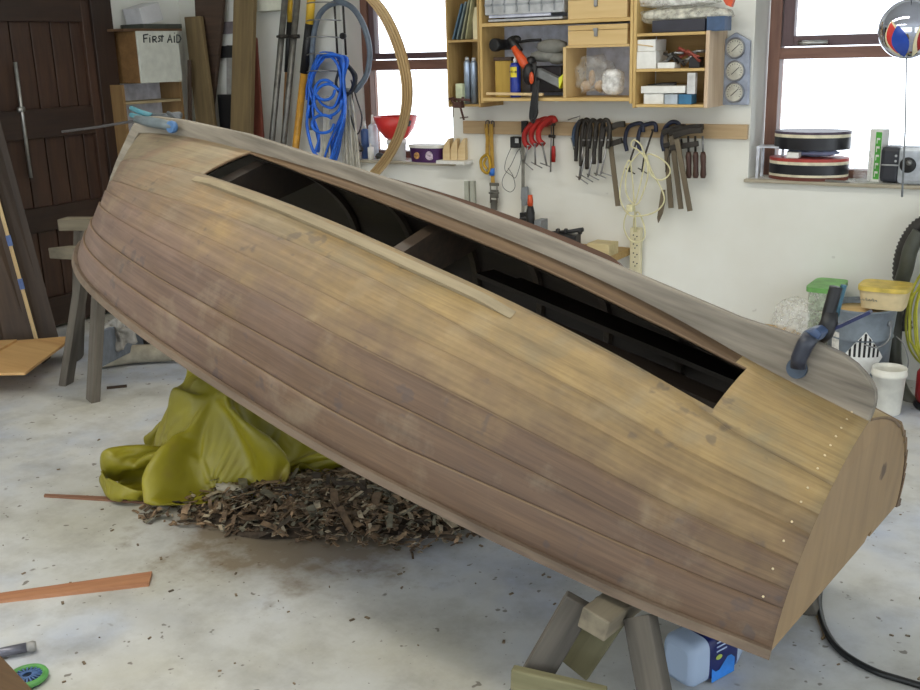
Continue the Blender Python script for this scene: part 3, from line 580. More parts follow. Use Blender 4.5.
# clear bags in the middle compartment
def crumple(c, rx, ry, rz, amp=.12, n=40, seed=0):
    r = np.random.default_rng(seed); D = r.normal(0, 1, (16, 3)); D /= np.linalg.norm(D, axis=1)[:, None]; ph = r.uniform(0, 6, 16); fq = r.uniform(2., 6., 16); m_ = MB(); h = n//2; vs = []; fs = []
    for i in range(h+1):
        for k in range(n):
            a = math.pi*i/h; b = 2*math.pi*k/n; v = np.array([math.sin(a)*math.cos(b), math.sin(a)*math.sin(b), math.cos(a)])
            v2 = np.sign(v)*np.abs(v)**.62; f = 1+amp*np.mean(1-2*np.abs(np.sin(D@v*fq+ph)))*2.2; vs.append(np.array(c)+v2*f*[rx, ry, rz])
    for i in range(h):
        for k in range(n): fs.append((i*n+k, (i+1)*n+k, (i+1)*n+(k+1) % n, i*n+(k+1) % n))
    return m_.add(vs, fs, None, 0, True)
def bag(name, x, y, rx, rz, ry, off, mat, lab, grp=None, amp=.2, zr=None, seed=1):
    c = bw(x, y, off); s = (c-CP)@RM[2]/F; zz = rz*s
    if zr is not None: c[2] = zr+zz*1.12
    return solo(name, crumple(c, rx*s, ry, zz, amp, 44, seed), mat, lab, 'bag', grp)
bag('plastic_bag', 594, 68, 20, 19, .075, .13, clear((222, 220, 214), .42, .12), 'crumpled clear plastic bag in the middle compartment', None, .22, zc, 3)
bag('plastic_bag', 613, 80, 11, 13, .055, .18, clear((240, 240, 238), .75, .15), 'rounded whitish plastic bag beside the crumpled clear bag', None, .07, zc, 5)
d = MB(); d.ball(bw(592, 78, .12), .03, 10, sq=(.6, .6, 1.4)); d.ball(bw(586, 86, .12), .03, 10); d.ball(bw(600, 86, .12), .03, 10); solo('bag_filling', d, paint((196, 170, 140), .7), 'tan lumps showing inside the crumpled clear bag', 'filling')
# --- contents: right-hand cupboard
def small(name, x0, y0, x1, zbot, h, off, depth, mat, lab, cat='box', grp=None, bev=.002):
    xa, xb = Xf(x0, y0), Xf(x1, y0); return solo(name, MB().box(((xa+xb)/2, YB-off+depth/2, zbot+h/2), (xb-xa, depth, h)), mat, lab, cat, grp, bev)
s0, s1, s2 = zr0+.0075, zr1+.0075, zr2+.0075
small('carton', 635, 64, 655, s1, .082, CO_-.01, .15, white, 'lower white carton at the left of the middle shelf, another on top', 'carton', 'white cartons on the middle shelf')
small('carton', 636, 52, 654, s1+.083, .055, CO_-.015, .14, white, 'upper white carton with printed front, open flap above it', 'carton', 'white cartons on the middle shelf')
d = MB(); a = bw(634, 46, CO_-.02); b = bw(666, 44, CO_-.02); d.prism([bw(633, 44.5, CO_-.01), bw(637, 39, CO_-.1), bw(655, 44, CO_-.1), bw(653, 47, CO_-.01)], (0, 0, 1), .004); solo('cardboard_flap', d, card, 'creased cardboard flap lying on the upper white carton', 'cardboard')
small('carton', 657, 66, 674, s1, .028, CO_-.005, .08, white, 'flat white carton lying in front of the tool heap', 'carton')
d = MB(); wr(d, 636, 48, 653, 56, CO_-.014, .002)
for i in range(9):
    x = 668+i*3.6; y = 60-((i*37) % 11)*.9; o_ = .19+.012*(i % 4); d = MB(); dx = (-1)**i*(6+i % 3)
    d.tube(wpath([(x-dx, y+7, o_), (x, y, o_+.01), (x+dx*1.1, y-6+(i % 3)*3, o_)], o_), .0075, 6); d.tube(wpath([(x-dx*.9, y+2, o_+.012), (x, y, o_+.01)], o_), .005, 6)
    if i in (4, 5, 7): d.tube(wpath([(x, y, o_+.012), (x+dx*.9, y-4, o_+.012)], o_), .008, 6)
    solo('pliers', d, (paint((150, 70, 56), .5) if i in (4, 5, 7) else iron if i % 2 else steel), ['crossed dark pliers', 'bright steel pliers', 'dark pliers pointing up', 'bright pliers lying flat', 'red-handled pliers on top of', 'rust-red handled pliers at the front of', 'dull pliers at the right of', 'red-handled pliers near the side panel of', 'grey pliers at the end of'][i]+' the tool heap on the middle shelf', 'pliers', 'pliers heaped on the middle shelf')
small('tin', 687, 66, 698, s1, .05, CO_-.02, .06, black, 'small black tin with a white label on the middle shelf', 'tin')
small('carton', 642, 100, 662, s0, .052, CO_-.02, .12, white, 'white carton on the bottom shelf carrying the flat white box', 'carton')
small('flat_box', 640, 92, 684, s0+.053, .034, CO_-.01, .15, white, 'long flat white box balanced on cartons on the bottom shelf', 'box')
small('carton', 664, 100, 677, s0, .048, CO_-.005, .07, paint((176, 186, 196), .6), 'pale blue-grey carton beneath the long flat white box', 'carton')
small('carton', 678, 100, 691, s0, .048, CO_-.005, .07, paint((56, 112, 150), .6), 'blue carton at the front of the bottom shelf', 'carton')
small('carton', 686, 88, 694, s0+.049, .10, CO_-.012, .03, paint((214, 214, 214), .6), 'upright pale carton standing on the blue carton', 'carton')
d = MB(); d.tube(wpath([(648, 87, .16), (662, 85, .16), (676, 84.5, .16)], .16), .012, 6); solo('file_tool', d, dgrey, 'dark grey file lying on the long flat white box', 'tool')
small('tool_case', 651, 26, 704, s2, .058, CO_-.01, .19, paint((40, 40, 52), .4), 'flat dark tool case on top of the narrow cupboard', 'case', None, .004)
small('carton', 705, 26, 723, s2, .066, CO_-.02, .10, paint((64, 88, 122), .5), 'blue carton beside the dark case above the dial plate', 'carton')
d = MB(); a, b = bw(637, 14, .14), bw(735, 11, .14); d = crumple((a+b)/2+[0, 0, -.012], (b[0]-a[0])/2, .1, .036, .12, 44, 7); solo('plastic_bag', d, clear((222, 220, 206), .85), 'flat clear-wrapped white pack lying on the dark tool case', 'bag')
d = MB(); a, b = bw(633, 3, .14), bw(722, 2, .14); d = crumple((a+b)/2+[0, 0, .008], (b[0]-a[0])/2, .1, .03, .12, 44, 9); tb = solo('plastic_bag', d, clear((228, 228, 224), .85), 'white plastic-wrapped pack at the very top of the narrow cupboard', 'bag')
d = MB(); d.prism(wpath([(722, -2), (734, -2), (731, 7), (726, 5)], .2), (0, 1, 0), .03); solo('orange_pouch', d, orange, 'bright orange pouch poking from the topmost wrapped pack', 'pouch')
# ------------------------------------------------------------------ dial plate
gp = thing('weather_station', bw(735, 104, 0), 'blue-grey steel wall plate with a pointed top and three round dials', 'weather station')
plate = [bw(x, y, .03) for x, y in ((722.5, 41), (735.5, 32.5), (750, 40.5), (748, 105), (721, 105))]
build('plate', MB().prism(plate, (0, 1, 0), .025), paint((158, 166, 182), .4, .3), gp, .003)
for (x, y) in ((735.5, 48), (735.2, 71), (734.5, 92.5)):
    c = bw(x, y, .031); dl = build('dial', MB().lathe(c, [(.046, 0), (.046, .006), (.043, .008), (0, .008)], (0, -1, 0), 28), paint((206, 204, 190), .5), gp)
    build('bezel', MB().tube([c+[.046*math.cos(a), -.008, .046*math.sin(a)] for a in np.linspace(0, 2*math.pi, 28, endpoint=False)], .004, 6, closed=True), paint((150, 152, 156), .3, .8), dl)
    nd = MB(); nd.beam(c+[-.016, -.0095, -.016], c+[.022, -.0095, .018], .003, .0015, (0, 1, 0))
    for a in np.linspace(-.6, 3.74, 13): nd.beam(c+[.03*math.cos(a), -.0092, .03*math.sin(a)], c+[.037*math.cos(a), -.0092, .037*math.sin(a)], .002, .001, (0, 1, 0))
    build('needle', nd, dgrey, dl)
# ------------------------------------------------------------------ clamp batten
bt = MB(); a = wr(bt, 464, 121.5, 608, 133.5, .022, .02); d = MB(); p0, p1 = bw(464, 127.5, .011), bw(748, 131.5, .011)
solo('wall_batten', MB().box(((p0[0]+p1[0])/2, YB-.0115, (p0[2]+p1[2])/2), (p1[0]-p0[0], .022, .072)), wood((176, 148, 110), (204, 178, 140), .6), 'long wooden batten on the white wall carrying a row of clamps', 'batten', None, .002)
def g_clamp(pts, r, scr, bar, mat, lab, grp, off=.06, smat=None, name='screw_clamp', twist=.0):
    """pts: frame outline in picture points; scr: screw line; bar: tommy bar line"""
    P = wpath(pts, off)
    for i, p in enumerate(P): p[1] -= twist*i
    o = thing(name, bw(pts[0][0], pts[0][1], .03), lab, 'clamp', grp)
    build('frame', MB().tube(smooth(P, 5), r, 8), mat, o)
    s = MB(); s.tube(wpath(scr, off+twist*len(P)), .0055, 8); s.lathe(wpath(scr, off+twist*len(P))[0], [(.01, -.004), (.01, .004)], (0, 0, 1), 10); build('screw', s, smat or steel, o)
    if bar: build('tommy_bar', MB().tube(wpath(bar, off+twist*len(P)), .0032, 6), smat or steel, o)
    return o
G1 = 'red screw clamps on the batten'
for i, (dx, dy) in enumerate(((0, 0), (7, -2), (14, -3))):
    g_clamp([(530+dx, 148+dy), (525+dx, 142+dy), (526+dx, 132+dy), (534+dx, 123+dy), (543+dx*.8, 121+dy), (549+dx*.55, 125+dy)], .016, [(528+dx, 146+dy), (524+dx*1.2+i*3, 163-dy)], [(522+dx*1.3, 160-dy), (533+dx*1.3, 170+dy)], red, ['red screw clamp at the left of the red trio on the batten', 'red screw clamp in the middle of the red trio on the batten', 'red screw clamp at the right of the red trio on the batten'][i], G1, .05+.025*i, None, 'screw_clamp', .003)
o = thing('bar_clamp', bw(553, 126, .03), 'small steel bar clamp with a red handle beside the red screw clamps', 'clamp')
build('bar', MB().tube(wpath([(551.5, 126), (550.5, 172)], .05), .005, 6), steel, o); d = MB(); d.tube(wpath([(546, 124), (555, 124.5)], .05), .008, 6); d.tube(wpath([(549, 136), (555, 136.5)], .05), .009, 6); d.tube(wpath([(553.5, 125), (553.5, 146)], .05), .004, 6); build('jaw', d, iron, o); build('handle', MB().tube(wpath([(553.5, 146), (553.5, 150), (553.5, 162)], .05), [.009, .012, .011], 10), red, o)
# ratchet strap
rs = thing('ratchet_strap', bw(489, 122, .02), 'yellow ratchet strap with a steel buckle hanging on the batten', 'strap')
d = MB(); d.tube(wpath([(486, 124), (487.5, 140), (487, 155)], .03), 0, flat=(.022, .004, (0, 1, 0))); d.tube(wpath([(491, 124), (491.5, 145), (493, 186)], .038), 0, flat=(.024, .004, (0, 1, 0))); build('webbing', d, paint((186, 146, 62), .7), rs)
d = MB(); d.tube(smooth(wpath([(486, 155), (481, 160), (482, 169), (487, 173), (490, 168), (489, 158)], .05), 6, True), .009, 8, closed=True); d.tube(smooth(wpath([(486, 158), (484, 164), (487, 169)], .06)), .008); build('hook', d, paint((198, 158, 44), .4, .4), rs)
build('wrap', MB().lathe(bw(492, 172, .038), [(.016, -.02), (.016, .022)], (0, 0, 1), 14), blue, rs)
d = MB(); wr(d, 489.5, 183, 498, 186, .05, .012); wr(d, 490, 190, 497.5, 198, .055, .012); wr(d, 490.5, 200, 496.5, 210, .045, .01); d.tube(wpath([(490.5, 183), (490.5, 203)], .052), .004); d.tube(wpath([(497, 183), (497, 203)], .052), .004); d.tube(wpath([(489, 193), (499, 193)], .06), .005); build('buckle', d, paint((120, 118, 112), .4, .7), rs)
d = MB(); d.tube(smooth(wpath([(486, 128), (486, 121.5), (489, 121), (489, 127)], .03)), .003); d.tube(smooth(wpath([(492, 128), (491.5, 121.5), (494, 122), (494, 127)], .034)), .003); build('hanging_wire', d, dgrey, rs)
# charger with its cord
ch = thing('power_adapter', bw(515, 147, .02), 'small black plug-in charger with thin cord hanging below the batten', 'charger')
d = MB(); wr(d, 510, 137, 519, 148, .045, .04); build('body', d, black, ch, .003); d = MB(); wr(d, 515, 138.5, 518.5, 143, .0465, .002); build('rating_label', d, lgrey, ch)
build('cord', MB().tube(smooth(wpath([(511, 148), (506, 160), (505, 170), (511, 175), (515, 178), (518, 172), (521, 160), (520, 150), (517, 152), (511, 165), (503, 178), (503, 187), (510, 192), (515, 187), (513, 176), (508, 168)], .03), 5), .0018, 5), black, ch)
# long bar clamp hanging at the charger
lc_ = thing('bar_clamp', bw(524, 124, .03), 'long grey bar clamp with black feet hanging left of the red clamps', 'clamp')
build('bar', MB().tube(wpath([(523, 126), (523, 170), (523, 190), (523, 212)], .045), 0, flat=(.018, .006, (0, 1, 0))), paint((140, 138, 130), .45, .5), lc_)
d = MB(); d.prism(wpath([(521, 187), (526, 187), (527.5, 198), (525, 206), (522, 206), (520.5, 198)], .055), (0, 1, 0), .03); build('sliding_head', d, grey, lc_, .003)
d = MB(); wr(d, 519.5, 213, 531, 219, .06, .04); build('foot', d, black, lc_, .003); d = MB(); wr(d, 521, 121, 526, 133, .055, .03); build('jaw', d, black, lc_, .003)
# dark cluster of screw clamps
G2 = 'black screw clamps on the batten'
for i, x in enumerate((579, 584, 590, 597, 603)):
    bl_ = [(0, 2), (2, -2), (2, 0), (0, 1), (2, -1)][i]
    g_clamp([(x-3, 167-abs(i-2)*3+bl_[0]), (x-2.5, 150), (x-1, 130), (x+2, 121+bl_[1]*.5), (x+6, 121), (x+8, 130), (x+6, 146+bl_[0])], .0115, [(x+5, 140), (x-1+bl_[1], 172+bl_[0]), (x-2+bl_[1], 180-i*1.5)], [(x-3, 176-i), (x+9, 184-i*2)], iron, ['black screw clamp at the left end of the dark clamp cluster', 'second black screw clamp from the left end of the dark cluster', 'black screw clamp in the middle of the dark cluster', 'black screw clamp just left of the rusty bar clamp', 'black screw clamp half behind the rusty bar clamp'][i], G2, .045+.016*i, None, 'screw_clamp', .003)
d = MB(); d.tube(smooth(wpath([(575.5, 146), (573.5, 138), (575, 128), (580, 121)], .04)), .011); tb = solo('screw_clamp', d, paint((58, 78, 104), .45), 'blue-grey screw clamp outermost at the left of the dark cluster', 'clamp'); build('tommy_bar', MB().tube(wpath([(568, 120), (580, 116), (579, 124)], .05), .003), steel, tb); build('screw', MB().tube(wpath([(571, 138), (574, 150)], .05), .003), steel, tb)
def f_clamp(x0, y0, x1, y1, jx, mat, lab, grp, off, lower=None):
    o = thing('bar_clamp', bw(x0, y0, .03), lab, 'clamp', grp)
    build('bar', MB().tube(wpath([(x0, y0), (x1, y1)], off), 0, flat=(.026, .009, (0, 1, 0))), mat, o)
    d = MB(); d.tube(smooth(wpath([(x0-2, y0+2), (x0+jx*.5, y0-3), (x0+jx, y0-4)], off)), 0, flat=(.03, .03, (0, 1, 0))); build('fixed_jaw', d, iron, o, .003)
    if lower: d = MB(); d.tube(wpath([(x0-1, lower+2), (x0+jx*.85, lower-2.5)], off), 0, flat=(.028, .022, (0, 1, 0))); build('sliding_jaw', d, iron, o, .003)
G3 = 'rusty bar clamps on the batten'; rust = wood((84, 74, 60), (122, 110, 90), .55)
f_clamp(608.5, 128, 618, 206, 16, rust, 'rusty flat bar clamp hanging beside the dark screw clamps', G3, .10, 143)
f_clamp(665, 131, 671, 208, 20, rust, 'rusty bar clamp hanging behind the other two near the cord', G3, .05, 144)
f_clamp(671, 131, 681, 209, 32, rust, 'middle rusty bar clamp of the three beside the brown handles', G3, .08, 146)
f_clamp(676, 134, 690, 211, 26, rust, 'rusty bar clamp outermost beside the three brown handles', G3, .11)
G4 = 'blue screw clamps on the batten'
for i, (x, dx) in enumerate(((627, 3), (640, 3), (664, 1))):
    g_clamp([(x, 151), (x-2, 140), (x+1, 128), (x+8, 121+dx), (x+15, 124), (x+16, 132)], .011, [(x+13, 130), (x+4, 158), (x+2, 172)], [(x-2, 168), (x+8, 174)] if i < 2 else None, navy, ['dark blue screw clamp behind the coiled cream cord', 'dark blue screw clamp hooked just right of the first blue one', 'dark blue screw clamp half hidden behind rusty bar clamps'][i], G4, .05, iron)
# three wooden-handled clamps
for i, x in enumerate((688.5, 695.5, 703)):
    hc = thing('handled_clamp', bw(x, 140, .03), ['brown handle hanging first beside the rusty bar clamps', 'brown handle hanging in the middle of the three', 'brown handle hanging last at the open end of batten'][i], 'handle', 'brown wooden handles on the batten')
    build('handle', MB().tube(wpath([(x, 152), (x, 156), (x+.3, 166), (x+.2, 175), (x, 178)], .07), [.011, .016, .013, .016, .012], 10), wood((58, 38, 32), (84, 56, 46), .5), hc)
    build('shank', MB().tube(wpath([(x-.3, 136), (x, 152)], .07), .006, 8), steel if i == 2 else iron, hc)
# cream extension cord and socket strip
ec = thing('extension_lead', bw(636, 228, .02), 'coiled cream extension lead with a long socket strip hanging from a blue clamp', 'extension lead')
d = MB()
d.tube(smooth(wpath([(636, 232, .06), (634, 200, .09), (632, 175, .10), (629, 160, .12), (622, 178, .12), (620, 198, .12), (628, 214, .12), (640, 216, .12), (655, 212, .12), (664, 202, .12), (662, 190, .12), (652, 172, .12), (647, 155, .13), (658, 157, .13), (668, 165, .13), (670, 173, .13), (662, 180, .13), (652, 176, .13), (646, 160, .13), (638, 150, .13), (631, 146, .13), (634, 140, .13), (642, 147, .13), (648, 170, .13), (644, 190, .13), (636, 205, .12), (626, 192, .12), (628, 168, .13), (640, 153, .13), (645, 160, .12), (640, 185, .12), (634, 205, .12), (626, 215, .11), (624, 228, .1), (630, 240, .08), (640, 242, .08), (645, 235, .08), (643, 222, .08), (638, 212, .08), (634, 218, .07), (634, 232, .05)], .12), 4), .0042, 6); build('cord', d, cord_white, ec)
d = MB(); wr(d, 629.5, 228, 640, 276, .05, .035); ss_ = build('socket_strip', d, paint((224, 216, 182), .5, 0, .05), ec, .004)
d = MB()
for y in (235, 244, 253, 262): d.lathe(bw(633.5, y, .0515), [(.004, 0), (.004, .002)], (0, -1, 0), 8); d.lathe(bw(637, y+1.5, .0515), [(.004, 0), (.004, .002)], (0, -1, 0), 8); d.lathe(bw(635, y+4, .0515), [(.0035, 0), (.0035, .002)], (0, -1, 0), 8)
build('socket_holes', d, dgrey, ss_)
d = MB(); wr(d, 626, 205, 632, 212, .14, .03); build('plug', d, cord_white, ec, .004)
# hand plane blade hanging at the cord
d = MB(); d.prism(wpath([(661, 190), (664.5, 190), (665, 200), (662, 214), (658, 223), (657, 218)], .06), (0, 1, 0), .012); solo('saw_blade', d, rust, 'dull narrow pointed blade hanging behind the cream cord loops', 'blade')
# ------------------------------------------------------------------ sill of the window with the bowl
def sillpt(px, py, y, z): p = ony(px, py, y); p[2] = z; return p
ysl = YB+.03
bo = thing('bowl', sillpt(397, 152, ysl, SZ1+.13), 'red plastic bowl standing on a white tub on the window sill', 'bowl')
p = wpos(bo); u = (p-CP)@RM[2]/F
build('bowl', MB().lathe(p, [(.055, 0), (.07, .008), (.11, .06), (.135, .135), (.13, .135), (.105, .062), (.065, .014), (0, .012)], n=28), paint((206, 52, 48), .35, 0, .05), bo)
d = MB(); d.tube([p+[.105, -.02, .085], p+[.125, -.03, .11]], .014, 8); build('spout', d, dgrey, bo)
d = MB(); q = sillpt(397, 152, ysl, SZ1); d.lathe(q, [(.052, 0), (.058, .10), (.062, .102), (.062, .122), (.057, .126), (0, .127)], n=24); solo('plastic_tub', d, white, 'white plastic tub under the red bowl on the window sill', 'tub')
pt_ = thing('ice_cream_tub', sillpt(428, 159, YB+.015, SZ1), 'purple oval tub with a white lid on the window sill', 'tub'); p = wpos(pt_)
def ovalz(c, ax, ay, h, e=2.6, n=32, taper=.9):
    vs = []
    for z, s in ((0, taper), (h, 1)):
        for k in range(n): a = 2*math.pi*k/n; ca, sa = math.cos(a), math.sin(a); vs.append(c+np.array([ax*s*math.copysign(abs(ca)**(2/e), ca), ay*s*math.copysign(abs(sa)**(2/e), sa), z]))
    m_ = MB(); m_.add(vs, [tuple(range(n))[::-1], tuple(range(n, 2*n))], None); m_.add(vs, [(k, (k+1) % n, (k+1) % n+n, k+n) for k in range(n)], None, 0, True); return m_
build('tub', ovalz(p, .118, .06, .085, 3), paint((74, 36, 92), .4), pt_); build('lid', ovalz(p+[0, 0, .085], .124, .064, .016, 3, taper=1), white, pt_)
d = MB(); d.lathe(p+[.05, -.0585, .042], [(.026, 0), (.026, .003)], (0, -1, .04), 16); d.lathe(p+[.065, -.058, .03], [(.012, .002), (.012, .004)], (0, -1, .04), 12); build('label_patch', d, paint((214, 196, 214), .5, 0, .3, 90), pt_)
build('label_patch', MB().lathe(p+[-.04, -.0585, .04], [(.02, 0), (.02, .003)], (0, -1, .04), 14), paint((196, 150, 92), .5, 0, .3, 90), pt_)
for i, (x, yb, h, r, m_, cap, lab) in enumerate(((366, 152, .23, .028, paint((70, 96, 150), .4), white, 'blue and white sealant tube standing at the window corner'), (374, 152, .27, .03, paint((208, 214, 226), .4), white, 'tall white sealant tube beside the blue one'), (371, 155, .10, .02, white, white, 'short white bottle in front of the sealant tubes'))):
    q = sillpt(x, yb, YB+(.06, .05, .0)[i], SZ1); o = thing('sealant_tube', q, lab, 'tube', 'sealant tubes at the window corner')
    build('tube', MB().lathe(q, [(r, 0), (r, h*.75), (r*.5, h*.8)], n=16), m_, o); build('nozzle', MB().lathe(q+[0, 0, h*.8], [(r*.4, 0), (r*.22, h*.2)], n=12), cap, o)
q = sillpt(384, 153, YB+.0, SZ1); d = MB(); d.tube(smooth([q+[-.05, 0, .02], q+[-.02, -.02, .03], q+[.03, -.02, .018]]), .017, 8); d.box(q+[0, .02, .015], (.07, .04, .03)); solo('sanding_block', d, dgrey, 'small dark block lying beside the sealant tubes on the sill', 'block')
for i, x in enumerate((452, 459.5, 467)):
    q0 = bw(x-3, 161, .0)[0]; w = .046; y = YB-.05; z0 = bw(x, 160.5, .05)[2]; z1 = bw(x, 138.5, .05)[2]; h = z1-z0
    pr = [(0, 0), (0, h*.45), (.03, h*.75), (.085, h), (.10, h*.96), (.10, 0)]
    P = [np.array((q0+a*.5-.01, y, z0+b)) for a, b in pr]; solo('knee_block', MB().prism(P, (-.25, 1, 0), .08), beech, ['curved pale wooden knee at the window end of its row', 'curved pale wooden knee in the middle of its row', 'curved pale wooden knee under the batten end'][i], 'wooden knee', 'curved wooden knees under the batten', .003)
a = bw(447, 161.5, .0); b = bw(472, 163, 0); solo('bracket_shelf', MB().box(((a[0]+b[0])/2, YB-.05, z0-.01), (b[0]-a[0]+.02, .1, .018)), white, 'small white ledge carrying the three curved wooden knees', 'shelf')
# ------------------------------------------------------------------ sill of the window by the radio
y2 = YB+.03
def band_roll(cx0, cx1, ytop, ybot, labs, z, h, mats, name='belt_roll', grp=None):
    a, b = ony(cx0, ybot, YB+.06), ony(cx1, ybot, YB+.06); c = np.array(((a[0]+b[0])/2, YB+.10, z)); r = (b[0]-a[0])/2
    o = thing(name, c, labs, 'belt roll', grp)
    for i, (h0, h1, mt, nm) in enumerate(mats):
        m_ = ovalz(c+[0, 0, h*h0], r, .13, h*(h1-h0), 2.0, 40, 1.); build(nm, m_, mt, o)
    return o
cr_ = paint((222, 214, 188), .5)
band_roll(767, 846, 150, 176, 'lower flat round of black band with red and cream edges on the sill', SZ2, .105, ((0, .16, redwood, 'red_edge'), (.16, .27, cr_, 'cream_edge'), (.27, .72, paint((28, 28, 34), .35), 'black_band'), (.72, .86, cr_, 'cream_edge'), (.86, 1., paint((176, 68, 60), .5), 'red_edge')), grp='black band rounds on the sill')
q = ony(800, 160, YB+.05); solo('sponge_block', MB().box((q[0]-.02, YB+.01, SZ2+.106+.015), (.06, .05, .03)), white, 'small white block between the two black band rounds', 'block', None, .004)
d = MB(); d.ball((q[0]+.04, YB+.12, SZ2+.106+.02), 1, 14, sq=(.13, .08, .02), jit=.1); solo('folded_cloth', d, paint((150, 158, 190), .8), 'bluish folded cloth between the two black band rounds', 'cloth')
band_roll(772, 848, 135, 155, 'upper flat round of black band with a cream rim resting on the cloth', SZ2+.148, .085, ((0, .68, paint((28, 28, 34), .35), 'black_band'), (.68, .86, cr_, 'cream_edge'), (.86, 1., paint((74, 60, 76), .5), 'dark_edge')), grp='black band rounds on the sill')
q = ony(757, 172, YB+.02); d = MB(); d.box((q[0], YB+.02, SZ2+.08), (.012, .012, .16)); d.box((q[0]+.05, YB+.06, SZ2+.155), (.11, .09, .008)); d.box((q[0]+.1, YB+.10, SZ2+.08), (.012, .012, .16)); d.box((q[0]+.0, YB+.10, SZ2+.08), (.012, .012, .16)); solo('wire_stand', d, paint((214, 218, 228), .4, .3), 'small white stand at the window edge beside the black band rounds', 'stand')
q = ony(861, 178, YB+.04); d = MB(); d.lathe((q[0], YB+.06, SZ2), [(.038, 0), (.04, .01), (.04, .11), (.03, .13), (.03, .145)], n=24); solo('glass_jar', d, clear((232, 236, 240), .35, .1), 'clear empty jar between the band rounds and the silver radio', 'jar')
q = ony(880, 170, YB+.12); ct = thing('carton', (q[0], YB+.10, SZ2), 'white carton with green lettering panel behind the silver radio', 'carton')
R_ = [[.9, -.43, 0], [.43, .9, 0], [0, 0, 1]]; cz = ony(880, 129, YB+.1)[2]-SZ2; cc = np.array((q[0]-.01, YB+.10, SZ2+cz/2)); build('box', MB().box(cc, (.07, .05, cz), R_), white, ct, .002)
green = paint((86, 176, 70), .5); build('green_panel', MB().box(cc+np.array([.016, -.026, .0])@np.array(R_), (.032, .0015, cz*.9), R_), green, ct)
d = MB()
for i in range(5): d.box(cc+np.array([.016, -.0275, cz*(.32-.16*i)])@np.array(R_), (.018, .001, cz*.04), R_); d.box(cc+np.array([.009, -.0275, cz*(.28-.16*i)])@np.array(R_), (.004, .001, cz*.10), R_)
build('lettering', d, white, ct)
ra = thing('radio', ony(905, 178, YB), 'silver portable radio with black speaker end standing on the sill', 'radio'); xr0, xr1 = ony(878, 165, YB-.02)[0], ony(935, 165, YB-.02)[0]; hr = ony(900, 147, YB-.02)[2]-SZ2; yr = YB+.02
wv = xr1-xr0; cx = (xr0+xr1)/2
build('body', MB().box((cx+.04, yr+.05, SZ2+hr/2), (wv-.08, .13, hr)), paint((186, 192, 200), .35, .3), ra, .02)
build('speaker_end', MB().box((xr0+.045, yr+.055, SZ2+hr/2), (.09, .12, hr*.96)), paint((44, 46, 54), .5), ra, .02)
c = np.array((ony(909, 160, yr)[0], yr-.016, SZ2+hr*.52)); d = MB(); d.lathe(c, [(.034, 0), (.036, .004), (.03, .008), (0, .009)], (0, -1, 0), 24); dd_ = build('dial_recess', d, black, ra); build('knob', MB().lathe(c+[.006, -.008, .012], [(.013, 0), (.012, .01), (0, .011)], (0, -1, 0), 16), steel, dd_)
for z in (.2, .04): build('button', MB().lathe(c+[-.055, .0, z*.15+.01], [(.006, 0), (.005, .003)], (0, -1, 0), 10), lgrey, ra)
d = MB(); d.tube([(xr0+.01, yr-.012, SZ2+hr*.5), (xr0+.09, yr-.014, SZ2+hr*.5)], .004, 6); build('trim_line', d, lgrey, ra)
d = MB(); a = ony(852, 178, YB-.0); d.beam((a[0]-.12, YB-.0, SZ2+.006), (a[0]-.01, YB-.02, SZ2+.004), .022, .008); solo('blade', d, steel, 'small steel scraper blade at the sill edge in front of the band rounds', 'scraper')
# things standing outside the glass edge: hanging chrome ball and its cord
yb_ = 4.55; cb = ony(909, 29, yb_); rb = .115
hb = thing('mirror_ball', cb+[0, 0, rb], 'chrome hanging ball with red and blue panels in front of the window', 'ball')
build('ball', MB().ball(cb, rb, 40), paint((196, 200, 216), .06, 1., .02), hb)
def gore(a0, a1, e0, e1, mat, nm, sk=.35):
    m_ = MB(); N = 10; vs = []
    for i in range(N+1):
        for j in range(N+1):
            e = e0+(e1-e0)*j/N; wgt = math.sin(math.pi*(j/N)**.9)*.98+.02; a = (a0+a1)/2+(a1-a0)*(i/N-.5)*wgt+sk*(j/N); r = rb*1.008
            d_ = -RM[2]*math.cos(e)*math.cos(a)+RM[0]*math.cos(e)*math.sin(a)+np.array([0, 0, 1])*math.sin(e); vs.append(cb+r*d_/np.linalg.norm(d_))
    m_.add(vs, [(i*(N+1)+j, (i+1)*(N+1)+j, (i+1)*(N+1)+j+1, i*(N+1)+j+1) for i in range(N) for j in range(N)], None, 0, True); return build(nm, m_, mat, hb)
gore(-1.16, -.52, -1.1, .12, cream, 'cream_stripe', -.15); 
rb *= 1.006; gore(-1.08, -.62, -.95, .06, paint((206, 62, 56), .25), 'red_panel', -.15); rb *= 1.004; gore(-.86, -.24, -1.15, -.1, paint((46, 78, 170), .25), 'blue_panel', -.2); gore(-.2, .15, -1.15, -.1, cream, 'cream_stripe', 0); rb *= 1.004; gore(-.1, .25, -.9, -.12, paint((150, 34, 34), .25), 'red_panel', 0)
rb = .115; build('top_cap', MB().lathe(cb+[0, 0, rb-.008], [(.022, 0), (.022, .02), (.008, .03), (.004, .05)], n=14), grey, hb)
tc = cb+[0, 0, rb+.03]; build('hanging_line', MB().tube([tc, (tc[0], tc[1], 2.7)], .003, 6), dgrey, hb)
a = cb+[0, 0, -rb+.004]; b = ony(902, 197, yb_); build('pull_cord', MB().tube([a, (a+b)/2+[.004, 0, 0], b], [.0025, .003, .0045], 6), grey, hb)
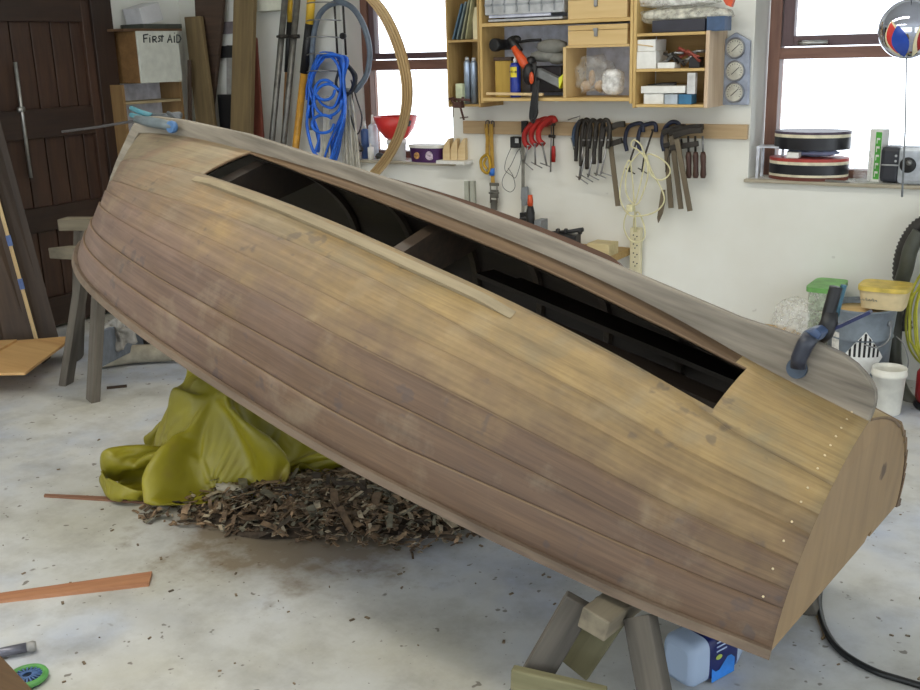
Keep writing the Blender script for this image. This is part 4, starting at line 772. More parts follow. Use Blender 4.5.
# ------------------------------------------------------------------ first-aid cupboard and its open shelf on the left wall
XF = XL+.25
def lw(px, py, x=XF): return onx(px, py, x)
ya, yb2 = lw(139.5, 60)[1], lw(180.5, 60)[1]; zt0, zb0 = lw(158, 31)[2], lw(158, 82.5)[2]
fa = thing('first_aid_cupboard', (XL+.13, (ya+yb2)/2, zb0), 'brown cupboard with a white door hand-lettered for first aid', 'cupboard')
build('body', MB().box(((XL+XF-.014)/2+.001, (ya+yb2)/2, (zt0+zb0)/2), (XF-XL-.016, yb2-ya, zt0-zb0)), wood((112, 82, 48), (140, 106, 66), .6), fa, .002)
dr = build('door', MB().box((XF-.007, (ya+yb2)/2, (zt0+zb0)/2), (.014, yb2-ya, zt0-zb0)), paint((206, 208, 198), .6, 0, .05), fa, .002)
ink = paint((52, 56, 56), .7); d = MB()
def zp(x, y): return onx(100+x/5.75, y/5.75, XF+.002)
for st in ([(250, 200), (253, 245)], [(250, 201), (276, 197)], [(251, 222), (270, 219)], [(286, 215), (287, 245)], [(287, 203), (288, 206)], [(303, 211), (305, 245)], [(303, 211), (318, 209), (324, 217), (318, 226), (305, 228)], [(310, 228), (326, 243)], [(348, 206), (337, 210), (336, 217), (346, 225), (344, 236), (334, 239)], [(357, 200), (356, 240)], [(350, 212), (366, 209)], [(388, 245), (402, 200), (414, 245)], [(394, 229), (411, 228)], [(427, 206), (428, 245)], [(428, 188), (429, 192)], [(441, 200), (442, 245)], [(441, 200), (458, 205), (465, 222), (458, 240), (442, 245)]):
    d.tube([zp(*q) for q in st], .0042, 6)
build('lettering', d, ink, dr)
sx = XL+.2; s_y0, s_y1 = onx(142, 100, sx)[1]-.14, onx(182, 100, sx)[1]; sz1 = zb0-.004; sz0 = onx(160, 128, sx)[2]-.35
sh = thing('open_shelf', (XL+.1, (s_y0+s_y1)/2, sz0), 'open wooden shelf unit below the first-aid cupboard', 'shelf unit')
d = MB(); d.box((XL+.1, s_y0, (sz0+sz1)/2), (.2, .02, sz1-sz0)); build('side_panel', d, wood((120, 92, 56), (148, 118, 78), .65), sh); d = MB(); d.box((XL+.1, s_y1, (sz0+sz1)/2), (.2, .02, sz1-sz0)); build('side_panel', d, wood((120, 92, 56), (148, 118, 78), .65), sh)
build('back_panel', MB().box((XL+.006, (s_y0+s_y1)/2, (sz0+sz1)/2), (.01, s_y1-s_y0, sz1-sz0)), paint((206, 206, 214), .7), sh)
for f_ in (.0, .42, .80): d = MB(); d.box((XL+.105, (s_y0+s_y1)/2, sz0+.012+(sz1-sz0)*f_), (.19, s_y1-s_y0-.02, .016)); build('shelf', d, wood((150, 134, 100), (176, 160, 126), .65), sh)
zz = sz0+.02+(sz1-sz0)*.80; 
zz = sz0+.021+(sz1-sz0)*.42
d = MB(); d.box((XL+.11, (s_y0+s_y1)/2+.06, zz+.05), (.13, .22, .10)); solo('paper_stack', d, paint((196, 190, 160), .7), 'cream stack of papers on the open shelf under the first-aid door', 'papers', None, .003)
d = MB(); d.box((XL+.105, (s_y0+s_y1)/2+.02, zt0+.008), (.27, yb2-ya+.14, .014)); d.v = [tuple(v) for v in d.v]; solo('board_offcut', d, wood((84, 60, 40), (110, 84, 58), .7), 'thin brown board lying on the first-aid cupboard', 'board')
d = MB(); d.box((XL+.12, (ya+yb2)/2+.07, zt0+.0305), (.22, yb2-ya-.02, .028)); solo('flat_case', d, paint((70, 74, 66), .6), 'flat dark grey-green case lying on the brown board', 'case', None, .003)
d = MB(); d.box((XL+.13, (ya+yb2)/2+.0, zt0+.105), (.16, .17, .11), [[1, 0, 0], [0, .97, .24], [0, -.24, .97]]); solo('white_box', d, paint((202, 202, 204), .6, 0, .04), 'tilted white box topmost on the first-aid cupboard', 'box', None, .003)
# ------------------------------------------------------------------ boards standing in the corner and tools on the wall
def plank(pts, off_b, off_t, th, mat, lab, grp, name='plank'):
    """quad in the picture: bottom edge stands off_b before the wall, extended to the floor; top leans at off_t"""
    (x0, y0), (x1, y1), (x2, y2), (x3, y3) = pts     # top-left, top-right, bottom-right, bottom-left
    P = [bw(x0, y0, off_t), bw(x1, y1, off_t), bw(x2, y2, off_b), bw(x3, y3, off_b)]
    for a, b in ((1, 2), (0, 3)):
        k = (P[a][2])/(P[a][2]-P[b][2]); P[b] = P[a]+(P[b]-P[a])*k
    n = np.cross(P[1]-P[0], P[3]-P[0]); n /= np.linalg.norm(n); n = n if n[1] > 0 else -n
    d = MB(); d.prism(P, n, th); c0 = P[3]; ax = P[0]-P[3]; ax /= np.linalg.norm(ax); bx = np.cross(n, ax)
    d.lc = [((np.array(v)-c0)@ax, (np.array(v)-c0)@bx+c0[0], (np.array(v)-c0)@n) for v in d.v]
    return solo(name, d, mat, lab, 'plank', grp, .004)
GP = 'boards standing in the corner'
plank([(184, 17), (200, 16), (214, 125), (196, 126)], .2, .13, .03, mottled, 'weathered round-shouldered plank standing beside the first-aid cupboard', GP)
q = [bw(x, y, .12-.05*(285-y)/315) for x, y in ((193, -30), (195, 15), (200, 65), (205, 105), (212, 283), (219, 283), (212.5, 105), (217, 65), (222, 15), (224, -30))]; q[4][2] = q[5][2] = 0.; solo('oar', MB().prism(q, (0, 1, 0), .028), dkwood, 'dark broad-bladed oar standing behind the weathered plank', 'oar', None, .004)
plank([(234, -30), (254, -30), (250, 132), (230, 132)], .30, .16, .035, mottled, 'tall mottled yellowish plank standing beside the reddish board', GP)
plank([(251, 34), (256, 38), (263, 140), (249, 140)], .18, .08, .02, redwood, 'narrow reddish board leaning behind the mottled plank', GP)
plank([(226, 45), (233, 45), (231.5, 112), (227.5, 112)], .05, .03, .02, paint((150, 148, 144), .7), 'short pale grey batten standing in the gap between planks', GP)
plank([(187, 60), (190, 60), (191, 120), (187.5, 120)], .22, .24, .015, dkwood, 'thin dark slat leaning at the edge of the shelf unit', GP)
d = MB(); wr(d, 212, 95, 228, 140, .16, .12); bb = d; q = np.array(d.v); zmin = q[:, 2].min(); d2 = MB(); d2.box((q[:, 0].mean(), YB-.075, (q[:, 2].max())/2), (np.ptp(q[:, 0]), .045, q[:, 2].max())); solo('black_case', d2, black, 'tall black case standing between the corner planks', 'case', None, .004)
d = MB(); wr(d, 206, 22, 240, 34, .02, .018); solo('cleat_board', d, paint((120, 112, 116), .7), 'grey cleat board fixed to the wall behind the corner planks', 'board')
d = MB(); wr(d, 209, 46, 236, 58, .04, .03); solo('dark_bracket', d, black, 'black bracket fixed to the wall between the corner planks', 'bracket')
d = MB(); wr(d, 252, -10, 281, 11, .10, .09); solo('junction_box', d, paint((214, 214, 198), .6, 0, .05), 'cream box high on the wall above the reddish board', 'box', None, .006)
# sash clamps and long handles
def pole(pts, off, r, mat, lab, name, cat, grp, parts=()):
    o = thing(name, bw(pts[-1][0], pts[-1][1], off), lab, cat, grp)
    for nm, pp, rr, mm in parts: build(nm, MB().tube(wpath(pp, off), rr, 10), mm, o)
    return o
gal = paint((112, 110, 104), .4, .6, .25)
for i, (xa, xb) in enumerate(((286, 271), (298.5, 283))):
    o = thing('pipe_clamp', bw(xb, 150, .12), ['grey steel pipe clamp nearest the reddish board', 'grey steel pipe clamp nearest the yellow handles'][i], 'clamp', 'steel pipe clamps on the wall')
    a, b = bw(xa, -12, .12), bw(xb, 150, .12); k = (b-a)/np.linalg.norm(b-a); e = a+k*(a[2]/(-k[2])); e[2] = .0
    build('pipe', MB().tube([a, b, e], .020, 12), gal, o); c = bw(xa-3.1*(1 if i == 0 else 1.05), 36.5, .12); d = MB(); d.lathe(c-[0, 0, .012], [(.028, 0), (.03, .012), (.028, .024)], n=14); d.tube([c+[-.03, -.02, 0], c+[.03, -.02, 0]], .008, 8); build('collar', d, iron, o)
hh_ = thing('broom_pole', bw(288, 60, .05), 'slim yellow and black tool handle behind the steel pipe clamps', 'handle')
P = [bw(290.5, -12, .07), bw(289.5, 22, .07), bw(287, 72, .07)]; e = P[2]+(P[2]-P[1])*((P[2][2])/(P[1][2]-P[2][2])); e[2] = 0.
build('upper_sleeve', MB().tube([P[0], P[1]], .017, 12), yellow, hh_); build('grip', MB().tube([P[1], P[2]], .018, 12), black, hh_); build('shaft', MB().tube([P[2], e], .014, 12), wood((120, 84, 48), (150, 112, 70), .5), hh_)
hh_ = thing('broom_pole', bw(300, 60, .05), 'thick yellow tool handle with a long black grip beside the blue rope', 'handle')
P = [bw(312, -12, .10), bw(309.5, 24, .10), bw(304, 73, .10)]; e = P[2]+(P[2]-P[1])*((P[2][2])/(P[1][2]-P[2][2])); e[2] = 0.
build('upper_sleeve', MB().tube([P[0], P[1]], .026, 12), yellow, hh_); build('grip', MB().tube([P[1], P[2]], .027, 12), black, hh_); build('shaft', MB().tube([P[2], e], .023, 12), paint((206, 150, 50), .4), hh_)
# wire rack on the wall with rope, hose and cables
wr_ = thing('wire_rack', bw(335, 40, .03), 'chromed wire rack on the wall carrying hose and rope', 'rack')
for (x0, x1) in ((333.5, 337.5), (342, 346)): build('upright', MB().tube(wpath([(x0, -12), (x1, 55)], .05), .007, 8), iron, wr_)
for y in (2.5, 20, 37, 54, 71): P = wpath([(307, y+1, .17), (310, y, .19), (325, y-.5, .19), (341, y+.5, .06)], .1); build('rung', MB().tube(P, .004, 6), steel, wr_)
build('clamp_knob', MB().lathe(bw(343, 36, .07), [(.018, -.012), (.02, 0), (.018, .012)], (0, -1, 0), 14), black, wr_)
ho = MB(); ho.tube(smooth(wpath([(312, 130), (312, 80), (313, 40), (320, 14), (335, 3), (350, 6), (362, 22), (369, 45), (369, 65), (364, 80), (355, 91)], .09), 6), .017, 10); solo('hose', ho, paint((98, 110, 124), .5), 'blue-grey hose looped high over the wire rack', 'hose')
rp = MB()
for i in range(14):
    r1, r2 = random.uniform(-3, 3), random.uniform(-6, 6); o_ = .09+.012*(i % 8)
    P = [(309+r1+i*.4, 100), (309+r1*.6, 80+r2), (315+i*.6, 60), (326+r1, 52+i*.4), (337+i*.8, 58), (343+r1*.5, 80), (344+r1*.6, 110+r2), (341-i*.8, 140+r2), (337-i, 160)] if i % 3 else [(308+r1, 118), (310, 90), (318, 62+r2), (328, 55), (338, 66), (341, 90+r2), (334, 107), (322, 104), (314, 94), (313, 115), (319, 140+r2), (316+r1, 152)]
    rp.tube(smooth(wpath(P, o_), 5), .0075, 7)
for (cx, cy, rx, ry) in ((325, 90, 10, 10), (323, 124, 11, 9), (328, 100, 14, 16)): rp.tube(smooth(wpath([(cx+rx*math.cos(a), cy+ry*math.sin(a)) for a in np.linspace(0, 5.6, 9)], .19), 4), .0095, 7)
rp.tube(smooth(wpath([(309, 105), (307, 125), (312, 148), (318, 157)], .18)), .0105, 7); solo('rope', rp, paint((46, 112, 222), .4, 0, .15), 'bright blue rope coil hanging on the wire rack', 'rope')
cb2 = MB()
for i in range(5): cb2.tube(smooth(wpath([(338+i*1.2, 60), (347+i*1.4, 66+i), (354+i*.6, 78), (350+i*.5, 92), (342, 96-i), (336, 84), (339, 70)], .07+.012*i), 5), .009, 6)
cb2.tube(smooth(wpath([(351, 80), (357, 100), (362, 118), (357, 134), (349, 110)], .06)), .005, 6); solo('cable_coil', cb2, paint((40, 42, 48), .5), 'black cable coil behind the blue rope', 'cable')
wc = MB()
for i in range(9): x = 341+i*1.9; wc.tube(smooth(wpath([(345+i*.5, 88), (344+i*1.2, 112), (x+1, 140), (x+4, 178)], .04+.01*(i % 3)), 4), .0075, 6)
for i in range(4): wc.tube(smooth(wpath([(322+i*2, 96), (324+i*1.6, 118), (322+i*2.6, 165)], .13), 4), .007, 6)
solo('cord_bundle', wc, paint((196, 192, 178), .6), 'bundle of pale grey cords hanging below the blue rope', 'cords')
hk = MB(); hk.tube(smooth(wpath([(352, 92), (354, 118), (358, 140), (362.5, 150), (357, 151)], .05)), .006, 8); solo('metal_hook', hk, iron, 'thin dark metal hook rod at the window corner', 'hook')
# bent wooden strips by the window
BP_ = [(352, -22), (367, -6), (381, 10), (393, 32), (402, 58), (407, 85), (406, 110), (400, 133), (389, 155), (374, 174), (352, 196)]
for i in range(4):
    k = [(x+(i-1.5)*2.5*(1 if y < 120 else .8), y+(i-1.5)*1.2*(1 if y > 120 else -.6), (.30+.012*i)*float(np.interp(y, [100, 196], [1, .12]))) for x, y in BP_]
    d = MB(); d.tube(smooth(wpath(k, .30+.012*i), 5), 0, flat=(.013, .02, (0, 1, 0))); solo('bent_strip', d, wood((170, 138, 92), (204, 176, 130), .55), ['outer left', 'second', 'third', 'outermost'][i].replace('outer left', 'innermost')+' of four bent wooden strips hooped before the window', 'bent strip', 'bent wooden strips by the window', .002)
# ------------------------------------------------------------------ left side: boards against the door
def leaner(foot, top, th, mat, lab, grp=None):
    """board with foot edge on the floor (picture x0..x1 at y) and its top against the left wall"""
    f0, f1 = onz(*foot[0]), onz(*foot[1]); t0, t1 = onx(*top[0], XL+.16), onx(*top[1], XL+.16); P = [t0, t1, f1, f0]
    n = np.cross(P[1]-P[0], P[3]-P[0]); n /= np.linalg.norm(n); n = n if n[0] > 0 else -n
    d = MB(); d.prism(P, -n, th); ax = P[0]-P[3]; ax /= np.linalg.norm(ax); bx = np.cross(n, ax); d.lc = [((np.array(v)-f0)@ax, (np.array(v)-f0)@bx+f0[1], (np.array(v)-f0)@n) for v in d.v]
    zmin = min(v[2] for v in d.v); d.v = [(v[0], v[1], v[2]-zmin) for v in d.v]
    return solo('plank', d, mat, lab, 'plank', grp, .003), P, n
GD = 'boards leaning at the dark door'; brb = wood((50, 39, 31), (80, 63, 49), .65)
leaner([(41, 351), (62, 349)], [(-44, 30), (-24, 30)], .022, wood((46, 36, 29), (70, 56, 45), .65), 'dark brown board leaning on the door beside the trestle', GD)
b1, P1, n1 = leaner([(6, 356), (40, 354)], [(-80, 28), (-50, 28)], .025, brb, 'wide brown board with a pale edge and tape leaning on the door', GD)
e0, e1 = P1[1]+n1*.003, P1[2]+n1*.003; e1 = e1+(e0-e1)*.004; d = MB(); d.beam(e1, e0, .012, .02, n1); build('pale_edge', d, beech, b1)
for y in (228, 276):
    k = (354-y)/(354-28.); q = e1+(e0-e1)*k*.93; dr_ = (e0-e1)/np.linalg.norm(e0-e1); d = MB(); d.beam(q-dr_*.03+n1*.002, q+dr_*.03+n1*.002, .016, .023, n1); build('tape', d, paint((98, 122, 178), .6), b1)
# plywood sheet lying on a dark block
z_ = .13; P = [onz(75, 335.5, z_), onz(25, 372.5, z_), onz(-60, 374, z_), onz(-90, 349, z_)]
o = solo('plywood_sheet', MB().prism(P, (0, 0, -1), .014), wood((186, 140, 88), (212, 172, 116), .55, .5), 'orange-brown plywood sheet lying low beside the leaning boards', 'plywood', None, .002)
P = [onz(17, 341.5, z_+.001), onz(0, 351, z_+.001), onz(-60, 352, z_+.001), onz(-40, 344, z_+.001)]; solo('plywood_offcut', MB().prism(P, (0, 0, 1), .012), wood((176, 134, 84), (204, 166, 112), .55, .5), 'small plywood offcut lying on the larger plywood sheet', 'plywood')
q = onz(30, 362, .0); d = MB(); d.box(q+[-.02, -.0, .058], (.22, .12, .115), [[.82, .57, 0], [-.57, .82, 0], [0, 0, 1]]); solo('support_block', d, dkwood, 'dark timber block under the plywood sheet', 'block', None, .006)
# ------------------------------------------------------------------ trestle at the bow
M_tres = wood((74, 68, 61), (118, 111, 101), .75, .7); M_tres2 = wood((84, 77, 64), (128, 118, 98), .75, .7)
ts = thing('trestle', (-4.3, 3.2, 0), 'tall grey weathered trestle standing at the boat bow', 'trestle')
b0 = onz(62, 217.5, .885); b1 = b0+np.array([.92, .38, 0])*1.15
build('beam', MB().beam(b0-[0, 0, .03], b1-[0, 0, .03], .09, .055), M_tres2, ts, .004)
A, B, Cc, D = onz(66, 384), onz(93, 401), onz(58, 331), onz(137, 347)
top = lambda k: b0+(b1-b0)*k-[0, 0, .05]
build('leg', MB().beam(A, top(.12), .075, .04, (1, .3, 0)), M_tres, ts, .003); build('leg', MB().beam(B, top(.18)+[.05, -.05, -.02], .07, .045, (.3, 1, 0)), M_tres, ts, .003)
build('leg', MB().beam([-4.85, 3.5, 0], top(.06)+[-.03, .05, 0], .08, .04, (1, .3, 0)), M_tres, ts, .003); build('leg', MB().beam(D, top(.85)+[-.1, .1, 0], .07, .045, (.3, 1, 0)), M_tres, ts, .003)
bd = B+(top(.18)-B)*.22; de = onz(140, 331, .12); build('stretcher', MB().beam(bd+[0, 0, .06], de+[0, 0, .0], .03, .17), paint((126, 134, 146), .7), ts, .003)
q0 = onz(60, 252, .735); tipw = toW((2.86, 0, -.515)); dv = tipw-q0; d = MB(); d.beam(q0, q0+dv*1.1+[0, 0, -.045], .10, .05); build('prop_rail', d, M_tres2, ts, .004)
q = onz(103, 333, .25); d = MB(); d = crumple(q+[.02, .06, -.02], .11, .05, .09, .5, 40, 4); solo('crumpled_rag', d, paint((178, 174, 168), .85, 0, .2), 'crumpled whitish rag hung on the trestle stretcher', 'rag')
a, b = onz(98, 369), onz(165, 360); d = MB(); d.tube([a+[0, 0, .05], (a+b)/2+[0, .02, .055], b+[.2, .1, .05]], [.045, .052, .045], 12); solo('canvas_roll', d, paint((176, 168, 150), .8, 0, .12), 'long beige canvas roll lying on the floor beneath the trestle', 'roll')
d = MB(); d.beam(onz(107, 389)+[0, 0, .006], onz(127, 387)+[0, 0, .006], .014, .012); solo('wood_sliver', d, dkwood, 'short dark sliver of wood lying beside the yellow tarpaulin', 'sliver')
# ------------------------------------------------------------------ front sawhorse under the stern
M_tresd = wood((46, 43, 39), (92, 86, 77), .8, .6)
gz = -.412; bx = .262
fh = thing('sawhorse', toW((bx, -.5, -.4))*[1, 1, 0], 'low grey weathered sawhorse under the boat stern', 'sawhorse')
e0 = toW((bx, -.665, gz-.026)); e1 = toW((bx, .42, gz-.026)); build('beam', MB().beam(e0, e1, .068, .05, BM[2]), M_tres2, fh, .004)
def to_floor(a, b): a = np.array(a); b = np.array(b); return a+(b-a)*a[2]/(a[2]-b[2])
tl0, tl1 = bp(580, 600, -.60), bp(640, 616, -.57); fl0, fl1 = to_floor(tl0, bp(531, 684, -.66)), to_floor(tl1, bp(654, 690, -.62))
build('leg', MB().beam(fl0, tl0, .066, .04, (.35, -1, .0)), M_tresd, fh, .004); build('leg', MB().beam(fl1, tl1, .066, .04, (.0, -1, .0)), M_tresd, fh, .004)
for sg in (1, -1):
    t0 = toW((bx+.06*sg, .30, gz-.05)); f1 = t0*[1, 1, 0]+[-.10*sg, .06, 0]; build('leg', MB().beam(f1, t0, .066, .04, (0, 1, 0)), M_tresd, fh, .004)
build('brace', MB().beam(bp(512, 677, -.71), bp(606, 699, -.655), .024, .052), wood((98, 94, 66), (136, 130, 96), .75, .7), fh, .004)
build('gusset', MB().beam(bp(612, 608, -.52), bp(572, 668, -.56), .085, .016, (0, 1, 0)), wood((86, 82, 58), (120, 114, 84), .75, .7), fh, .003)
# ------------------------------------------------------------------ plastic jug lying under the stern
jd = np.array([.352, .936, 0.]); jn = np.array([-.936, .352, 0.]); p0 = onz(676, 684, .0); jr = .066
jg = thing('detergent_jug', p0+jd*.1, 'translucent bluish plastic jug with a dark blue label lying under the stern', 'jug')
def rsec(c, ax, a, b, e=4.5, n=28):
    return [c+jn*a*math.copysign(abs(math.cos(t))**(2/e), math.cos(t))+np.array([0, 0, 1])*b*math.copysign(abs(math.sin(t))**(2/e), math.sin(t)) for t in np.linspace(0, 2*math.pi, n, endpoint=False)]
def loft(st, mat, nm, par, n=28):
    vs = []; [vs.extend(rsec(p0+np.array([0, 0, jr*.98])+jn*.0+jd*x, jd, a, b, n=n)) for x, a, b in st]; m_ = MB(); k = len(st)
    m_.add(vs, [(i*n+q, i*n+(q+1) % n, (i+1)*n+(q+1) % n, (i+1)*n+q) for i in range(k-1) for q in range(n)], None, 0, True); m_.add(vs, [tuple(range(n))[::-1], tuple((k-1)*n+q for q in range(n))], None); return build(nm, m_, mat, par)
jm = NT('jug_plastic'); jm.set((182, 200, 226), .25, Transmission_Weight=.25, IOR=1.2); JM = jm.m
loft([(0, .036, .045), (.006, .050, .058), (.02, .056, .064), (.18, .056, .064), (.21, .045, .05), (.225, .022, .022), (.24, .02, .02)], JM, 'bottle', jg)
loft([(.062, .0566, .0646), (.066, .057, .065), (.168, .057, .065), (.172, .0566, .0646)], paint((24, 34, 92), .4), 'label', jg)
d = MB(); c = p0+np.array([0, 0, jr*.98])+jn*(-.0578)+jd*.115
for k in range(6): x0, x1 = -.045+k*.015, -.03+k*.015; w = lambda x: -.02+.016*math.sin(x*70); d.add([c+jd*x0+[0, 0, -.062], c+jd*x1+[0, 0, -.062], c+jd*x1+[0, 0, w(x1)], c+jd*x0+[0, 0, w(x0)]], [(0, 1, 2, 3)])
build('label_wave', d, paint((52, 128, 214), .4), jg)
d = MB(); d.prism([c-jn*.0006+jd*(-.02+.012*math.cos(t))+np.array([0, 0, .006+.007*math.sin(t)]) for t in np.linspace(0, 2*math.pi, 12, endpoint=False)], -jn, .001); build('label_badge', d, paint((176, 196, 90), .4), jg)
d = MB(); 
for k in range(3): d.beam(c+jd*(-.03)+[0, 0, .05-.013*k]-jn*.0008, c+jd*(.03-.01*k)+[0, 0, .05-.013*k]-jn*.0008, .001, .004)
build('label_print', d, paint((170, 186, 220), .4), jg)
loft([(.24, .024, .024), (.265, .024, .024)], paint((40, 60, 160), .4), 'cap', jg)
d = MB(); d.tube(smooth([p0+[0, 0, jr*1.98]+jn*.0+jd*.01, p0+[0, 0, jr*2.02]+jn*.0+jd*.05]), .012, 8)
# ------------------------------------------------------------------ cable on the floor behind the stern
P = [(826, 570), (820, 592), (819, 610), (826, 634), (842, 655), (872, 673), (905, 684), (960, 700)]; d = MB(); d.tube(smooth([onz(x, y)+[0, 0, .009] for x, y in P], 6), .009, 8); solo('black_cable', d, paint((22, 24, 24), .4), 'thick black cable curving over the floor behind the stern', 'cable')
d = MB(); d.tube(smooth([onz(x, y)+[0, 0, .004] for x, y in ((815, 612), (819, 622), (824, 636), (822, 640))], 4), .004, 6); solo('twig', d, wood((110, 90, 60), (140, 118, 84)), 'short brown twig lying beside the black cable', 'twig')
# ------------------------------------------------------------------ sticks and battens on the floor
def strip_on_floor(p, h, mat, name, lab, cat):
    P = [onz(*q)+[0, 0, h] for q in p]; d = MB().prism(P, (0, 0, -1), h*.98); ax = P[1]-P[0]; ax /= np.linalg.norm(ax); d.lc = [(np.array(v)@ax, np.array(v)@np.array([-ax[1], ax[0], 0]), v[2]) for v in d.v]; return solo(name, d, mat, lab, cat)
strip_on_floor([(45, 495.5), (143, 500), (144.5, 504), (44, 497.5)], .008, wood((112, 76, 56), (146, 106, 82), .6), 'thin_stick', 'thin reddish-brown stick lying on the floor beside the tarpaulin', 'stick')
strip_on_floor([(-40, 602), (152.5, 574.5), (149, 586.5), (-40, 608)], .012, wood((150, 98, 66), (186, 134, 98), .5), 'floor_batten', 'long orange-brown batten lying on the floor, one slanted end', 'batten')
# ------------------------------------------------------------------ lower left corner things
a, b = onz(-20, 657, .02), onz(33, 646, .02); tl = thing('scraper_tool', a, 'grey steel tool with a slotted rounded end beside the green brush', 'tool')
build('shaft', MB().tube([a, a+(b-a)*.5, b-(b-a)*.12], .014, 0 or 10), paint((112, 112, 122), .35, .5), tl); build('tip', MB().tube([b-(b-a)*.16, b, b+(b-a)*.06], [.012, .016, .012], 10), paint((150, 148, 144), .5), tl)
c = onz(28, 681, .0); gb = thing('round_brush', c, 'round green-rimmed disc with blue spokes lying on the floor', 'disc')
build('rim', MB().tube([c+[.046*math.cos(t), .046*math.sin(t), .014] for t in np.linspace(0, 2*math.pi, 32, endpoint=False)], .009, 8, closed=True), paint((92, 158, 84), .5), gb)
build('disc', MB().lathe(c, [(.044, 0), (.044, .012), (0, .016)], n=28), paint((40, 52, 74), .5), gb)
d = MB()
for t in np.linspace(0, 2*math.pi, 20, endpoint=False): v = np.array([math.cos(t), math.sin(t), 0]); d.beam(c+v*.012+[0, 0, .019], c+v*.042+[0, 0, .016], .004, .004)
build('spokes', d, paint((92, 124, 176), .5), gb)
P = [onz(x, y, .11) for x, y in ((-6, 648), (40, 697), (10, 730), (-60, 700))]; solo('timber_block', MB().prism(P, (0, 0, -1), .109), wood((70, 50, 30), (98, 74, 46), .7), 'dark brown timber offcut with a sawn corner beside the green disc', 'block', None, .003)
# ------------------------------------------------------------------ tarpaulin: a heap of folded cloth
def tarp():
    """a wavy stiff sheet dropped over a low mound and left to settle into folds; the settled mesh is kept, the mound is removed"""
    c = np.array([-3.02, 2.93]); NX, NY = 80, 68
    def raw(name, v, f): me = bpy.data.meshes.new(name); me.from_pydata([tuple(p) for p in v], [], f); me.update(); o = bpy.data.objects.new(name, me); COL.objects.link(o); return o
    ground = raw('settling_floor', [(-6, 0, 0), (0, 0, 0), (0, 6, 0), (-6, 6, 0)], [(0, 1, 2, 3)])
    v = []; n, k = 32, 12
    for i in range(n):
        a = 2*math.pi*i/n
        for j in range(k+1): q = j/k; x = c[0]-.20+.36*q*math.cos(a); y = c[1]-.02+.32*q*math.sin(a); v.append((x, y, .36*(1-q*q)**.7+.05*math.sin(15*x)*math.cos(12*y)*(1-q)-.01))
    mound = raw('settling_mound', v, [(i*(k+1)+j, ((i+1) % n)*(k+1)+j, ((i+1) % n)*(k+1)+j+1, i*(k+1)+j+1) for i in range(n) for j in range(k)])
    bm = bmesh.new(); bm.from_mesh(mound.data); bmesh.ops.remove_doubles(bm, verts=bm.verts, dist=1e-4); bmesh.ops.holes_fill(bm, edges=bm.edges); bmesh.ops.recalc_face_normals(bm, faces=bm.faces); bm.to_mesh(mound.data); bm.free()
    for o in (ground, mound): o.modifiers.new('collide', 'COLLISION'); o.collision.thickness_outer = .012; o.collision.thickness_inner = .05; o.collision.cloth_friction = 25
    v = []
    for j in range(NY):
        for i in range(NX):
            a, b = i/(NX-1)-.5, j/(NY-1)-.5; x, y = a*1.0, b*.80
            v.append((c[0]-.12+x*math.cos(.5)-y*math.sin(.5), c[1]-.06+x*math.sin(.5)+y*math.cos(.5), .80+.12*math.sin(13*a+5*math.sin(4*b+1))*math.cos(2*b)+.08*math.sin(12*b+4*math.sin(5*a)+1)))
    cl = raw('settling_sheet', v, [(j*NX+i, j*NX+i+1, (j+1)*NX+i+1, (j+1)*NX+i) for j in range(NY-1) for i in range(NX-1)])
    md = cl.modifiers.new('settle', 'CLOTH'); st = md.settings; st.quality = 7; st.mass = .25; st.tension_stiffness = 20; st.compression_stiffness = 20; st.shear_stiffness = 8; st.bending_stiffness = 8; st.air_damping = 1
    cs = md.collision_settings; cs.use_self_collision = True; cs.self_distance_min = .006; cs.distance_min = .008; cs.collision_quality = 3; cs.self_friction = 5
    f0, f1 = S.frame_start, S.frame_end; S.frame_start, S.frame_end = 1, 46; md.point_cache.frame_end = 46
    for f in range(1, 47): S.frame_set(f)
    ev = cl.evaluated_get(bpy.context.evaluated_depsgraph_get()); me = ev.to_mesh(); V = np.array([p.co for p in me.vertices]); ev.to_mesh_clear()
    for o in (cl, mound, ground): me = o.data; bpy.data.objects.remove(o); bpy.data.meshes.remove(me)
    S.frame_start, S.frame_end = f0, f1; S.frame_set(1)
    V = V-V.min(0); V = np.array([-3.385, 2.27, .006])+V*[.86, 1.0, 1.25]
    m_ = MB(); return m_.add(V, [(i*NX+j, i*NX+j+1, (i+1)*NX+j+1, (i+1)*NX+j) for i in range(NY-1) for j in range(NX-1)], None, 0, True)
tm_ = NT('tarp_cloth'); nz = tm_.noise(tm_.obj(), 3.5, 4); n2 = tm_.noise(tm_.obj(), 60, 2)
cc_ = tm_.ramp(nz, [(.3, (120, 112, 22)), (.6, (152, 142, 34)), (.8, (140, 120, 60))]); tm_.bump(n2, .08, .004); tm_.set(cc_, .42)
to = solo('tarpaulin', tarp(), tm_.m, 'crumpled yellow-green tarpaulin heaped on the floor under the boat', 'tarpaulin', None, 0, None, 1)
sd = to.modifiers.new('thick', 'SOLIDIFY'); sd.thickness = .004; sd.offset = 1
